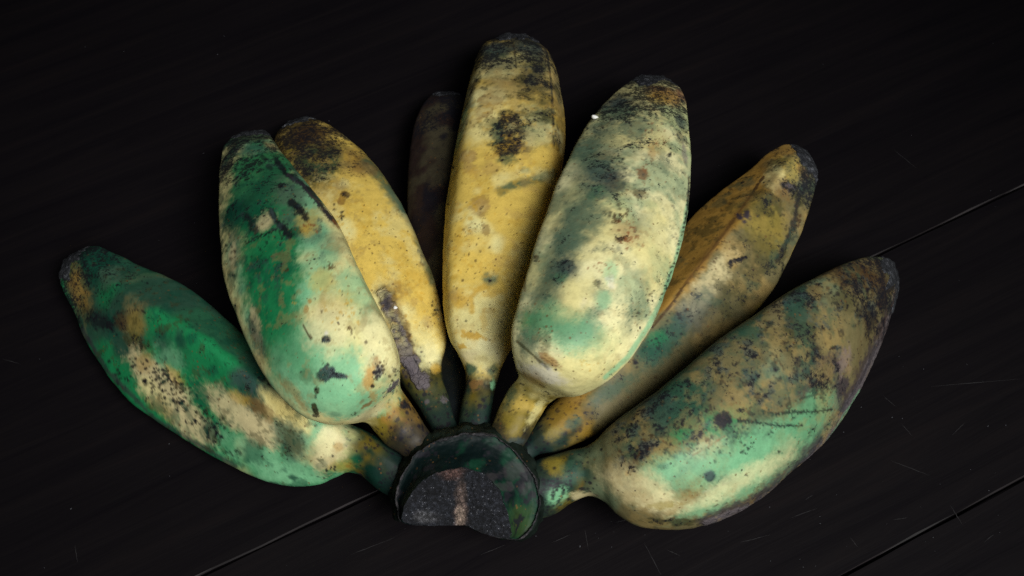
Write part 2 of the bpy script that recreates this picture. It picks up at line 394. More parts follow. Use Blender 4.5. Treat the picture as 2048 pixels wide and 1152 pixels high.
class Painter:
    def __init__(s, f):
        s.f = f; s.rng = random.Random(f.key * 7 + 1); s.frame('A'); s.q = 0
        s.fi = np.nonzero(f.face)[0]
        s.gr = np.random.RandomState(f.key).randn(len(f.P)) * 0.22 + fbm(f.P, 1500, 2, seed=f.key + 50) * 0.3
        f.soot[:] = 0.26 + 0.30 * fbm(f.P, 70, 3, seed=f.key + 80) + 0.55 * sstep(0.74, 1.0, f.t)
    def frame(s, n): s.o = FRM[n]; return s
    def put(s, idx, col, a):
        c = K[col] if isinstance(col, str) else np.asarray(col)
        s.f.col[idx] += (c - s.f.col[idx]) * a[:, None]
    def fill(s, a, b=None, scale=40, lo=-0.3, hi=0.4, seed=0):
        f = s.f; f.col[:] = K[a]
        if b: s.put(slice(None), b, sstep(lo, hi, fbm(f.P, scale, 4, seed=f.key + seed)))
    def near(s, x, y):
        f = s.f; i = s.fi[np.argmin((f.px[s.fi] - x) ** 2 + (f.py[s.fi] - y) ** 2)]; return i
    def b(s, col, a, u, v, ru, rv=None, ang=0, soft=0.45, nz=0.35, lift=0, scab=0):
        """a stain: an ellipsoid of peel about the surface point under u, v"""
        f = s.f; ox, oy, k = s.o; rv = rv or ru
        x = ox + u / k; y = oy + v / k; ru = ru / k; rv = rv / k
        i = s.near(x, y); p0 = f.P[i]; m = FPX / f.dep[i]; R = max(ru, rv)
        idx = np.nonzero((np.abs(f.P[:, 0] - p0[0]) < 2.2 * R / m) & (np.abs(f.P[:, 1] - p0[1]) < 2.6 * R / m))[0]
        if not len(idx): return s
        d = (f.P[idx] - p0) * m; dx = d @ RTV + f.px[i] - x; dy = -(d @ UPV) + f.py[i] - y; dz = d @ VDIR
        ca, sa = math.cos(math.radians(ang)), math.sin(math.radians(ang))
        e = np.sqrt(((dx * ca + dy * sa) / ru) ** 2 + ((-dx * sa + dy * ca) / rv) ** 2 + (dz / (1.7 * R)) ** 2)
        s.q += 1
        if nz:
            fr = 0.9 * m / min(ru, rv) 
            fr = min(max(fr, 60), 900)
            e = e + nz * fbm(f.P[idx], fr, 4, seed=s.q * 1.37 + f.key, gain=0.6) + 0.6 * nz * fbm(f.P[idx], min(fr * 4.3, 1300), 3, seed=s.q + f.key, gain=0.7)
        e = e + s.gr[idx] * (0.25 * soft + 0.04)
        al = a * sstep(1 + soft, 1 - soft, e)
        s.put(idx, col, al)
        if col in SOOT: f.soot[idx] = np.maximum(f.soot[idx], SOOT[col] * a * sstep(1.7, 0.5, e))
        elif col in ('cream', 'pale', 'beige', 'yellow', 'mint', 'white'): f.soot[idx] *= 1 - 0.6 * al
        if lift: f.lift[idx] += lift * 1e-4 * sstep(1.05, 0.75, e)
        if scab: f.scab[idx] = np.maximum(f.scab[idx], scab * al)
        return s
    def ln(s, col, a, pts, w, soft=0.4, nz=0.4, ticks=0, scab=0, lift=0, nfr=450):
        f = s.f; ox, oy, k = s.o; p = [(ox + u / k, oy + v / k) for u, v in pts]; w = w / k / 2
        x0 = min(q[0] for q in p) - 3 * w - 6; x1 = max(q[0] for q in p) + 3 * w + 6; y0 = min(q[1] for q in p) - 3 * w - 6; y1 = max(q[1] for q in p) + 3 * w + 6
        idx = np.nonzero((f.px > x0) & (f.px < x1) & (f.py > y0) & (f.py < y1) & f.face)[0]
        X = f.px[idx]; Y = f.py[idx]; D = np.full(len(idx), 1e9)
        for (ax, ay), (bx, by) in zip(p[:-1], p[1:]):
            l2 = (bx - ax) ** 2 + (by - ay) ** 2 + 1e-9
            t = np.clip(((X - ax) * (bx - ax) + (Y - ay) * (by - ay)) / l2, 0, 1)
            D = np.minimum(D, np.hypot(X - ax - t * (bx - ax), Y - ay - t * (by - ay)))
        s.q += 1
        e = D / w
        if nz: e = e + nz * fbm(f.P[idx], nfr, 4, seed=s.q * 2.1 + f.key, gain=0.6)
        al = a * sstep(1 + soft, 1 - soft, e)
        s.put(idx, col, al)
        if scab: f.scab[idx] = np.maximum(f.scab[idx], scab * al)
        if lift: f.lift[idx] += lift * 1e-4 * sstep(1.1, 0.7, e)
        if ticks:
            for (ax, ay), (bx, by) in zip(p[:-1], p[1:]):
                L = math.hypot(bx - ax, by - ay); n = max(2, int(L / ticks))
                for j in range(n):
                    t = (j + s.rng.random() * 0.6) / n; nx, ny = -(by - ay) / L, (bx - ax) / L; h = (w + s.rng.uniform(1, 2.6)) * s.rng.choice((-1, 1))
                    s.dot(col, a, ax + (bx - ax) * t + nx * h, ay + (by - ay) * t + ny * h, s.rng.uniform(1.2, 2.2))
        return s
    def dot(s, col, a, x, y, r):
        f = s.f; i0 = s.fi
        m = np.nonzero((np.abs(f.px[i0] - x) < 2 * r + 1) & (np.abs(f.py[i0] - y) < 2 * r + 1))[0]
        if not len(m): return
        idx = i0[m]; e = np.hypot(f.px[idx] - x, f.py[idx] - y) / r + 0.35 * fbm(f.P[idx], 1400, 2, seed=x)
        s.put(idx, col, a * sstep(1.35, 0.7, e))
    def dots(s, col, a, u, v, su, sv, ang, n, r0, r1):
        ox, oy, k = s.o; ca, sa = math.cos(math.radians(ang)), math.sin(math.radians(ang)); g = s.rng
        for _ in range(n):
            a1 = g.gauss(0, su / k / 1.6); b1 = g.gauss(0, sv / k / 1.6)
            x = ox + u / k + a1 * ca - b1 * sa; y = oy + v / k + a1 * sa + b1 * ca
            if g.random() < 0.45: s._last = (x, y)
            elif g.random() < 0.4 and hasattr(s, '_last') and s._own == (u, v): x = s._last[0] + g.gauss(0, 4); y = s._last[1] + g.gauss(0, 3)
            s._own = (u, v)
            s.dot(col, a * g.uniform(0.75, 1), x, y, g.uniform(r0, r1) / k * (1 if g.random() < 0.8 else 1.35))
        return s
    def specks(s, col, a, n, r0, r1, tlo=0.0, thi=1.0):
        """freckles all round the fruit, r in millimetres"""
        f = s.f; ok = np.nonzero((f.t >= tlo) & (f.t <= thi))[0]
        for _ in range(n):
            p = f.P[ok[s.rng.randrange(len(ok))]]; r = s.rng.uniform(r0, r1) * 1e-3 * (1 if s.rng.random() < 0.85 else 1.5)
            m = np.nonzero((np.abs(f.P[:, 0] - p[0]) < 2 * r) & (np.abs(f.P[:, 1] - p[1]) < 2 * r) & (np.abs(f.P[:, 2] - p[2]) < 2 * r))[0]
            if not len(m): continue
            e = np.linalg.norm(f.P[m] - p, axis=1) / r + 0.3 * fbm(f.P[m], 1500, 2, seed=p[0] * 900)
            s.put(m, col, a * s.rng.uniform(0.7, 1) * sstep(1.3, 0.7, e))
        return s
    def mottle(s, col, a, scale, lo, hi, seed=0, t0=.22, t1=1.0, p0=None, p1=None, soot=0.0):
        f = s.f; m = a * sstep(lo, hi, fbm(f.P, scale, 5, seed=seed + f.key, gain=.65) + .12 * s.gr) * sstep(t0 - .05, t0 + .06, f.t) * sstep(t1 + .06, t1 - .05, f.t)
        if p0 is not None:
            ph = np.degrees(f.ph); c = (p0 + p1) / 2; h = (p1 - p0) / 2
            m = m * sstep(h + 18, h - 18, np.abs((ph - c + 180) % 360 - 180) + 14 * fbm(f.P, 60, 3, seed=seed))
        s.put(slice(None), col, m); f.soot += soot * m; return s
    def arc(s, col, a, p0, p1, soft=8, t0=0.25, t1=1.0, nz=6):
        """a facet: everything between two ridge angles"""
        f = s.f; ph = np.degrees(f.ph); c = (p0 + p1) / 2; h = (p1 - p0) / 2
        d = np.abs((ph - c + 180) % 360 - 180) + nz * fbm(f.P, 200, 3, seed=s.q)
        s.q += 1
        s.put(slice(None), col, a * sstep(h + soft, h - soft, d) * sstep(t0 - 0.08, t0 + 0.05, f.t) * sstep(t1 + 0.05, t1 - 0.08, f.t)); return s
    def neck(s, c1, c2, tn, n=90, dark='dkgreen', r=(0.18, 0.5)):
        f = s.f; m = sstep(tn + 0.035, tn - 0.03, f.t + 0.02 * fbm(f.P, 220, 3, seed=4))
        nb = 0.72 if f.key in (2, 6) else 0.40; base = nb * K[c1] + nb * (K[c2] - K[c1]) * sstep(-0.25, 0.35, fbm(f.P, 130, 4, seed=f.key + 9))[:, None]
        f.col += (base - f.col) * m[:, None]
        e = sstep(tn * 0.85, tn * 0.3, f.t + 0.03 * fbm(f.P, 200, 4, seed=f.key + 2))
        s.put(slice(None), dark, e * 0.85); s.put(slice(None), 'black', e * 0.7)
        s.specks('black', 0.9, n * 2, r[0], r[1], 0.0, tn + 0.02)
        return s
def T(f, k): return float(f.neck_t[k])

# 1: green, far left
f = FR[1]; p = Painter(f); p.fill('green', 'teal', 60, 0.0, 0.7); p.put(slice(None), 'cream', 0.6 * sstep(0.45, 0.75, fbm(f.P, 45, 3, seed=21)))
p.arc('teal', 0.75, -60, 52, soft=6, t0=0.3)
p.neck('dkgreen', 'olive', T(f, 4), 110)
p.frame('F1').b('mint', .75, 900, 970, 230, 90, 25, .6).b('mint', .8, 1100, 850, 120, 80, 0, .5).b('mint', .7, 1060, 1050, 170, 50, 0, .5).b('mint', .45, 500, 560, 80, 60)
p.frame('G1').b('dkgreen', .85, 330, 230, 250, 130, 30, .6).b('ochre', .65, 205, 390, 80, 190, -22, .7).b('brown', .5, 170, 400, 40, 110, -20).b('greyg', .5, 420, 300, 90, 90)
p.b('khaki', .7, 600, 600, 110, 120, -20, .7).b('black', .8, 380, 620, 190, 60, 8, .5, .5).b('dkbrown', .7, 520, 610, 70, 65, 0, .6, .5).b('oldark', .9, 620, 780, 110, 60, 15, .4, .5).b('olive', .4, 620, 640, 70, 90)
p.frame('F1').b('beige', .95, 480, 670, 190, 72, 40, .4).b('beige', .9, 610, 830, 120, 62, 40, .4).b('cream', .6, 450, 700, 90, 40, 40).b('beige', .9, 790, 775, 160, 62, 30, .5).b('beige', .9, 900, 860, 80, 65, 30, .5).b('tan', .6, 400, 560, 50, 40).b('gold', .45, 530, 620, 55, 28, 40).b('tan', .5, 470, 760, 90, 30, 35)
p.b('cream', 1, 1000, 770, 140, 58, 42, .3, .2).b('yellow', .4, 1000, 760, 110, 40, 42).b('brown', .65, 910, 770, 95, 30, 38, .5, .5).b('gold', .5, 810, 715, 50, 30, 20)
p.b('greyg', .75, 1020, 890, 70, 85, -20, .5, .5).b('oldark', .55, 1035, 900, 45, 55, -20, .5, .6).b('slate', .7, 830, 655, 70, 40, 20, .4, .5).b('dkgreen', .6, 860, 940, 65, 50, 10).b('dkgreen', .6, 470, 440, 35, 30).b('dkgreen', .6, 605, 465, 30, 28).b('dkgreen', .6, 700, 600, 25, 22).b('dkgreen', .55, 920, 650, 80, 40, 30).b('dkgreen', .8, 690, 860, 50, 60, 30)
p.b('beige', .9, 1190, 930, 62, 120, 22, .5).b('pale', .7, 1180, 900, 40, 80, 20).b('gold', .45, 1240, 1010, 55, 25, -10, .6).b('tan', .7, 1232, 925, 22, 20).b('greyg', .5, 1160, 1000, 30, 18, -30)
p.b('teal', .8, 1035, 1055, 26, 9, 5, .25, .2).b('teal', .7, 965, 1083, 30, 9, 15, .25, .2)
p.dots('black', .95, 500, 680, 175, 60, 38, 150, 3.5, 7).dots('black', .95, 670, 840, 70, 45, 45, 34, 4, 8).dots('black', .9, 300, 640, 60, 40, 45, 26, 3, 7).dots('black', .85, 770, 950, 50, 15, 20, 9, 4, 7).dots('black', .9, 1180, 1010, 40, 40, 0, 9, 3, 6).dots('black', .8, 900, 640, 50, 30, 10, 14, 3, 6).dots('dkbrown', .8, 530, 640, 130, 40, 38, 50, 2, 4)
p.dots('black', .6, 600, 420, 380, 110, 38, 120, 1.5, 4)
p.frame('G1').ln('black', .85, [(480, 570), (560, 545), (640, 540), (690, 560)], 8, .5, .5)
p.specks('dkgreen', .6, 260, .12, .4, .2)
p.ln('black', .5, [(200, 560), (240, 700), (330, 850)], 24, .6, .6)
p.frame('A').ln('purple', .7, [(165, 660), (215, 742), (310, 838), (430, 908), (470, 932)], 9, .6, .7)

p.mottle('dkgreen', .55, 190, .15, .55, 3).mottle('oldark', .5, 330, .35, .6, 5, soot=.5)

# 2: green and cream, propped at the left
f = FR[2]; p = Painter(f); p.fill('cream', 'mint', 40, 0.1, 0.7); p.arc('green', .8, 190, 300, 20)
p.neck('ochre', 'olive', T(f, 4), 130, dark='oldark')
p.frame('F2').b('green', .95, 210, 280, 150, 240, -5, .3, .35).b('green', .95, 245, 480, 120, 200, -10, .3, .35).b('green', .95, 265, 660, 105, 190, -14, .35, .35).b('green', .85, 280, 820, 100, 130, -20, .5)
p.b('mint', .95, 440, 960, 220, 120, 20, .45).b('mint', .8, 360, 860, 100, 120, 0, .5).b('mint', .9, 500, 1060, 160, 60, 10, .4).b('mint', .65, 560, 650, 55, 95, -18, .5).b('greyg', .45, 620, 740, 40, 50, 0, .5).b('greyg', .5, 485, 480, 45, 55, 0, .6).b('mint', .5, 450, 540, 40, 80)
p.b('green', .9, 235, 560, 105, 170, -12, .5, .3).b('green', .8, 265, 720, 85, 130, -18, .6, .3).b('green', .5, 330, 870, 80, 90, -18, .7)
p.b('dkgreen', .75, 165, 350, 110, 130, -10, .6).b('dkgreen', .6, 260, 230, 60, 80).b('black', .85, 100, 180, 35, 110, 8, .5, .4).b('black', .75, 170, 105, 100, 32, -12, .5, .5).b('slate', .6, 190, 140, 60, 30).b('dkgreen', .8, 120, 380, 60, 60).b('dkgreen', .6, 205, 560, 40, 30).b('dkgreen', .5, 300, 560, 40, 70)
p.b('greyg', .8, 330, 300, 60, 90, -25, .6).b('greyg', .6, 400, 430, 45, 70, -20, .6)
p.b('beige', .85, 232, 402, 42, 36, -10, .5, .4).b('greyg', .6, 320, 390, 60, 40, -30)
p.b('yellow', .5, 395, 400, 40, 60, -20).b('beige', .85, 195, 770, 26, 70, -18, .4).b('greyg', .7, 120, 530, 28, 90, -8, .5).b('beige', .7, 118, 520, 16, 60, -8, .5).b('slate', .6, 205, 830, 30, 90, -28)
p.b('yellow', .5, 440, 610, 45, 40).b('tan', .5, 440, 700, 14, 50, 5).b('gold', .35, 500, 700, 70, 60).b('pale', .7, 470, 790, 80, 100).b('pale', .7, 640, 860, 60, 120, -20)
p.frame('G3').ln('black', .93, [(480, 290), (540, 380), (620, 430), (720, 510), (790, 600), (850, 680), (900, 730)], 40, .35, .7).ln('purple', .8, [(560, 390), (660, 470), (760, 580), (880, 720)], 16, .4, .7, ticks=5)
p.ln('black', .93, [(585, 590), (640, 640), (690, 710)], 52, .35, .7).ln('black', .93, [(440, 660), (490, 740), (540, 790), (575, 840)], 40, .35, .7).ln('black', .85, [(270, 690), (310, 760), (330, 800)], 60, .5, .6).ln('slate', .7, [(440, 640), (470, 740)], 26, .4).b('black', .8, 515, 470, 28, 22, 40, .4, .6).ln('black', .7, [(420, 330), (440, 350)], 30, .5, .6).ln('black', .7, [(370, 260), (400, 280)], 28, .5, .6).ln('rust', .7, [(890, 720), (925, 775)], 18, .5, .6)
p.ln('black', .9, [(260, 890), (340, 840), (400, 818), (480, 785)], 8, .4, .3, ticks=4)
p.b('slate', .6, 640, 380, 70, 30, 42, .5).b('rust', .5, 430, 180, 60, 25, 30).b('gold', .6, 690, 780, 45, 55, 20).b('black', .5, 620, 800, 40, 50)
p.dots('black', .85, 640, 650, 60, 70, 50, 24, 4, 9).dots('black', .85, 520, 780, 60, 60, 50, 20, 4, 9).dots('dkbrown', .9, 865, 1055, 30, 20, -20, 9, 5, 9).dots('black', .8, 150, 960, 30, 130, -8, 14, 6, 11).dots('rust', .8, 720, 760, 60, 40, 20, 14, 4, 8).dots('black', .6, 420, 950, 130, 110, 0, 40, 3, 9)
p.frame('F2').dots('dkbrown', .9, 545, 805, 45, 20, 30, 14, 2.5, 5).ln('dkbrown', .9, [(372, 775), (385, 800), (400, 822)], 9, .4, .6).b('slate', 1, 455, 826, 17, 15, 0, .25, .2, lift=2).b('white', .6, 455, 803, 8, 8).b('orange', .7, 395, 688, 8, 9, 0, .3, 0).b('tan', .8, 383, 718, 10, 16, 0, .3, .1).dots('dkbrown', .8, 468, 565, 16, 9, 0, 8, 2, 4).dots('rust', .8, 570, 560, 10, 30, 0, 6, 2, 4).dots('gold', .7, 500, 720, 90, 70, 20, 30, 2, 5)
p.frame('G2').b('slate', .97, 865, 175, 75, 62, -10, .18, .3, scab=.3).b('slate', .97, 955, 190, 75, 24, 8, .2, .25, scab=.3).b('teal', .6, 840, 190, 50, 40).b('black', .9, 875, 105, 16, 14, 0, .3).b('oldark', .45, 730, 195, 75, 60, 0, .6, .5).b('oldark', .9, 790, 300, 22, 30, 0, .3, .4).b('black', .7, 785, 345, 10, 20).b('oldark', .95, 780, 440, 28, 55, -5, .2, .25).b('black', .8, 785, 490, 28, 14, 10, .3).b('black', .8, 985, 265, 8, 4, -30, .3, 0)
p.b('khaki', .6, 610, 300, 100, 35, 48, .6, .5).b('khaki', .5, 690, 410, 70, 25, 42)
p.b('orange', .75, 1195, 190, 42, 100, 10, .5, .5).b('rust', .5, 1235, 90, 25, 45).b('orange', .6, 1215, 340, 25, 60, 0, .5, .5).b('scab', .8, 1255, 165, 30, 48, 15, .3, .4).dots('black', .95, 1255, 165, 34, 55, 15, 22, 6, 12).b('brown', .85, 1165, 412, 55, 13, -32, .4, .5).b('brown', .5, 1130, 385, 30, 12, -60)
p.b('scab', .95, 1360, 270, 80, 26, -42, .25, .5, scab=1, lift=2).dots('black', .85, 1365, 180, 20, 45, 20, 12, 5, 10).b('beige', .8, 1180, 470, 160, 40, -28, .5).b('black', .9, 1440, 410, 36, 42, 0, .3, .5).b('tan', .35, 1330, 420, 60, 50).b('black', .6, 1390, 620, 60, 50, 0, .5, .6).dots('black', .7, 1070, 480, 40, 8, -15, 8, 4, 7).b('greyg', .4, 930, 480, 50, 20)
p.specks('dkgreen', .5, 200, .1, .3, .25).specks('brown', .45, 160, .08, .2, .25)

p.mottle('dkgreen', .6, 210, .1, .5, 4, .5, 1.0, 95, 200, soot=.4).mottle('slate', .5, 300, .35, .6, 6, .55, 1.0, soot=.5).mottle('khaki', .35, 260, .2, .5, 8, .2, .7)

# 3: yellow, behind
f = FR[3]; p = Painter(f); p.fill('yellow', 'cream', 50, 0.1, 0.7); p.neck('oldark', 'olive', T(f, 5), 120)
p.frame('F2').b('cream', .8, 800, 840, 80, 90, -20).b('pale', .6, 830, 880, 40, 40).b('brown', .6, 560, 190, 70, 55, 30).b('khaki', .6, 470, 280, 60, 60).b('oldark', .93, 415, 190, 95, 110, -20, .45, .3).b('dkgreen', .6, 430, 170, 70, 80, 0, .5).b('oldark', .9, 345, 120, 70, 60, 0, .5, .4).b('dkbrown', .7, 390, 90, 130, 45, 25, .6, .5).b('black', .6, 370, 60, 100, 35, 15, .5, .5).b('olive', .5, 310, 150, 40, 50)
p.ln('teal', .85, [(600, 190), (650, 240), (700, 300), (740, 360)], 44, .6, .4).ln('teal', .8, [(730, 350), (775, 430), (810, 530), (840, 620)], 30, .7, .4).ln('greyg', .6, [(690, 300), (735, 360)], 50, .7, .5).b('brown', .5, 600, 210, 40, 30, 30)
p.frame('G3').b('dkbrown', .85, 975, 535, 38, 30, 20, .15, .35).b('brown', .9, 950, 580, 36, 34, 0, .15, .35).b('khaki', .6, 940, 470, 50, 30).dots('black', .95, 950, 690, 14, 22, 0, 10, 5, 10).dots('black', .9, 893, 605, 6, 5, 0, 3, 6, 9).dots('gold', .7, 1000, 820, 120, 200, 0, 40, 4, 9)
p.frame('F2').dots('black', .9, 805, 530, 14, 30, -15, 22, 2.5, 6).dots('black', .85, 850, 720, 12, 40, -10, 18, 2, 4).dots('gold', .6, 760, 620, 80, 120, -20, 60, 2, 7).b('gold', .4, 760, 590, 35, 14, 20).b('tan', .5, 770, 690, 14, 14).b('tan', .45, 820, 760, 20, 22).b('brown', .6, 700, 640, 50, 30, 10, .6).b('brown', .5, 735, 790, 20, 80, -20).b('greyg', .4, 780, 880, 30, 50, -20)
p.ln('dkbrown', .9, [(662, 655), (690, 730), (722, 820), (745, 885)], 62, .3, .5).ln('scab', .95, [(662, 665), (690, 730), (722, 820), (745, 890), (775, 950), (800, 985)], 46, .2, .4, scab=1, lift=4)
p.ln('black', .6, [(662, 665), (690, 730), (722, 820)], 26, .6, 1.0).b('khaki', .5, 705, 700, 18, 40, -18, .6, .6)
p.frame('G7').b('scab', .95, 590, 230, 85, 85, 20, .25, .4, scab=1, lift=3).b('scab', .95, 710, 390, 55, 85, -10, .2, .35, scab=1, lift=3).ln('black', .9, [(480, 150), (610, 150)], 8, .4, .6).ln('black', .8, [(610, 170), (660, 260), (650, 340)], 8, .4, .6).b('purple', .5, 560, 330, 60, 50).b('scab', .7, 905, 570, 42, 28, 40, .3, .5, scab=.8).b('scab', .6, 740, 590, 22, 22).b('gold', .6, 830, 270, 50, 50)
p.frame('F2').ln('black', .5, [(650, 700), (700, 690)], 4, .4, .5).ln('black', .5, [(690, 780), (745, 765)], 4, .4, .5).ln('black', .5, [(700, 825), (755, 815)], 4, .4, .5).ln('black', .5, [(715, 865), (765, 850)], 4, .4, .5)
p.specks('gold', .5, 120, .1, .35, .3).specks('dkbrown', .7, 60, .08, .22, .3)

p.mottle('cream', .45, 90, 0, .5, 12, .3, .8).mottle('gold', .35, 160, .15, .55, 2, .3, .85).mottle('khaki', .4, 330, .3, .6, 5, .3)

# 4: dark one at the back, its shade painted into the peel as black
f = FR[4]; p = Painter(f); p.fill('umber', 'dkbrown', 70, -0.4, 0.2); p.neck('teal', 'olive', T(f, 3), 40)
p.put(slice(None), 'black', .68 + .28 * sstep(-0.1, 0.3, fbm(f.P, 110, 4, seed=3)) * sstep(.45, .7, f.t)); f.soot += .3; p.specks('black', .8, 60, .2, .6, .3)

# 5: tall yellow one
f = FR[5]; p = Painter(f); p.fill('yellow', 'cream', 60, 0.0, 0.6); p.neck('olive', 'oldark', T(f, 4), 110)
p.arc('ochre', .5, -60, 42, 10).arc('ochre', .35, 200, 300, 20)
p.frame('F4').b('cream', .9, 270, 560, 170, 220, 0, .5).b('pale', .9, 290, 710, 150, 75, 0, .5).b('beige', .7, 230, 730, 60, 40)
p.frame('F3').b('cream', .7, 420, 480, 120, 90).b('khaki', .85, 600, 290, 140, 110, 10, .6).b('cream', .8, 500, 225, 75, 45, -15, .5).b('khaki', .5, 460, 290, 70, 60)
p.b('slate', .9, 470, 130, 85, 55, -10, .45, .4).b('slate', .9, 620, 120, 65, 60, 10, .4, .4).b('oldark', .8, 660, 190, 50, 70, 10, .5, .5).b('teal', .5, 450, 150, 60, 40).b('black', .75, 570, 85, 120, 22, 5, .4, .4).b('oldark', .7, 640, 290, 80, 60, 10, .5, .5).b('black', .7, 370, 290, 22, 40, 10, .5, .5)
p.b('brown', .7, 440, 360, 62, 32, -10, .16, .4).b('brown', .65, 420, 405, 42, 42, 0, .16, .4).b('greyg', .7, 352, 375, 32, 32, 0, .3, .4)
p.b('black', .88, 535, 470, 62, 70, 0, .45, .5).b('black', .9, 520, 560, 62, 70, -10, .35, .5).b('teal', .7, 470, 500, 30, 70, 0, .5).b('teal', .7, 520, 620, 40, 30).b('teal', .75, 655, 460, 75, 120, 5, .6).b('oldark', .6, 690, 400, 40, 120, 5).b('purple', .6, 600, 540, 40, 60)
p.b('tan', .85, 345, 605, 42, 34, -10, .15, .4).b('tan', .6, 350, 655, 38, 26, 30, .2, .4).b('tan', .55, 440, 662, 45, 26, -10, .25, .4).b('brown', .55, 405, 800, 48, 24, -5, .15, .4).b('tan', .8, 395, 830, 52, 38, 0, .15, .4).b('brown', .6, 425, 930, 20, 28, -20, .2, .4).b('brown', .5, 404, 862, 18, 16)
p.ln('teal', .85, [(490, 755), (540, 735), (600, 720), (660, 700), (720, 680)], 40, .7, .4).b('greyg', .6, 600, 665, 22, 18).b('teal', .5, 440, 1140, 40, 20).b('teal', .5, 258, 790, 10, 40)
p.b('mint', .5, 310, 500, 16, 90, 10, .5).b('mint', .6, 330, 420, 18, 40).dots('black', .85, 320, 460, 16, 30, 10, 14, 3, 6).dots('black', .9, 280, 652, 3, 3, 0, 2, 5, 6).dots('dkbrown', .85, 400, 880, 120, 220, 0, 26, 2.5, 5).dots('gold', .7, 330, 930, 60, 160, 0, 40, 3, 10).dots('dkbrown', .6, 420, 560, 110, 200, 0, 70, 1.5, 3).dots('black', .8, 490, 520, 40, 60, 0, 30, 3, 7)
p.ln('dkbrown', .8, [(548, 110), (560, 210)], 7, .5, .6).ln('black', .85, [(680, 100), (700, 170), (712, 260), (722, 400), (725, 560)], 11, .5, .7).ln('oldark', .6, [(722, 150), (750, 280), (758, 420), (745, 560)], 44, .6, .5).b('black', .7, 745, 520, 14, 60, 0, .4, .6)
p.frame('F4').ln('gold', .75, [(330, 320), (270, 350), (235, 385), (245, 470)], 32, .6, .5).b('gold', .7, 175, 400, 60, 40, 30, .6, .5).b('gold', .9, 235, 610, 80, 22, 12, .35, .5).b('gold', .85, 185, 670, 36, 15, 10, .35, .5).b('tan', .6, 130, 370, 40, 40).b('greyg', .75, 350, 285, 38, 36, 0, .6, .2).b('black', .9, 345, 292, 12, 11, 0, .4, .2).b('khaki', .7, 300, 742, 36, 18, 5, .3, .4).b('gold', .5, 160, 60, 25, 60).dots('dkbrown', .8, 200, 260, 120, 200, 0, 22, 3, 5)
p.frame('F5').b('teal', .9, 715, 100, 32, 32, 0, .5).b('teal', .8, 840, 110, 28, 40, 0, .5).b('brown', .7, 740, 190, 40, 28, 0, .4, .5).b('cream', .6, 790, 60, 60, 40).b('mint', .6, 838, 190, 14, 26)
p.specks('gold', .45, 160, .1, .3, .25).specks('dkbrown', .6, 70, .07, .18, .25)
p.frame('F3').b('oldark', .55, 560, 180, 150, 90, 0, .6, .5)

p.mottle('cream', .45, 90, 0, .5, 12, .25, .8).mottle('tan', .35, 170, .2, .55, 2, .25, .9).mottle('gold', .4, 320, .25, .55, 7, .25, .8).mottle('oldark', .6, 190, .1, .45, 9, .72, 1.0, soot=.5)

# 6: pale, on top
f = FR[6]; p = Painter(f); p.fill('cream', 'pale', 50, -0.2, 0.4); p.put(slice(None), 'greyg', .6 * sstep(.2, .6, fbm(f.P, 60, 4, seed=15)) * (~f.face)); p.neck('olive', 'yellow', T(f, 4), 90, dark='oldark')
cl_ = sstep(-.05, .5, fbm(f.P, 85, 4, seed=33, gain=.6)) * sstep(.18, .42, f.t); p.put(slice(None), 'greyg', .42 * cl_); p.put(slice(None), 'mint', .2 * cl_); f.soot += .25 * cl_
p.frame('F3').b('greyg', .85, 1010, 400, 90, 80, -30, .5).b('slate', .85, 1000, 360, 60, 50, -30, .5, .4).b('greyg', .75, 1085, 480, 95, 55, -30, .5, .5).b('greyg', .7, 940, 480, 80, 60, -40, .6).b('orange', .85, 1220, 330, 85, 55, 12, .45, .4).b('gold', .6, 1180, 350, 50, 40).b('rust', .8, 1292, 330, 22, 55, -10, .4, .4).b('rust', .6, 1170, 300, 50, 16, 10).b('black', .8, 1060, 265, 60, 30, -20, .4, .4).b('black', .8, 1240, 280, 80, 14, 15, .4, .4).b('slate', .8, 1290, 450, 25, 45, 0, .5, .5).b('black', .6, 1285, 520, 22, 40).b('pink', .6, 1305, 590, 14, 60)
p.b('greyg', .9, 860, 560, 80, 75, -30, .5).b('greyg', .85, 900, 650, 80, 80, 0, .5).b('slate', .85, 960, 680, 80, 75, 20, .5, .4).b('brown', .5, 960, 600, 60, 25, 0).b('black', .6, 990, 730, 55, 60, -10, .5, .6).b('green', .7, 915, 760, 45, 35, -50, .5).b('teal', .6, 880, 800, 40, 40).b('greyg', .55, 740, 800, 40, 60, 20).b('cream', .5, 820, 780, 40, 80, 20)
p.b('rust', .85, 1118, 680, 22, 44, 5, .35, .5).b('orange', .5, 1165, 580, 22, 60, 10, .5, .6).b('dkbrown', .7, 1098, 770, 34, 28, 0, .4, .7).dots('dkbrown', .85, 1020, 870, 60, 36, -10, 34, 3, 8).b('dkbrown', .9, 1028, 970, 36, 16, -12, .35, .6).dots('rust', .8, 1085, 960, 50, 60, 0, 40, 3, 7).b('rust', .4, 1060, 940, 60, 60)
p.b('greyg', .85, 850, 880, 100, 90, -30, .5).b('teal', .6, 800, 960, 70, 60).b('greyg', .5, 1130, 900, 60, 60, 0, .6).b('greyg', .4, 1215, 640, 30, 60)
p.dots('black', .7, 900, 480, 90, 60, -40, 40, 2, 6).dots('black', .9, 1240, 595, 6, 4, 0, 3, 6, 8).dots('rust', .7, 1170, 500, 60, 130, 0, 60, 2, 4).dots('dkbrown', .9, 650, 1055, 14, 20, 0, 8, 4, 6).dots('black', .8, 1000, 660, 60, 60, 0, 24, 3, 7)
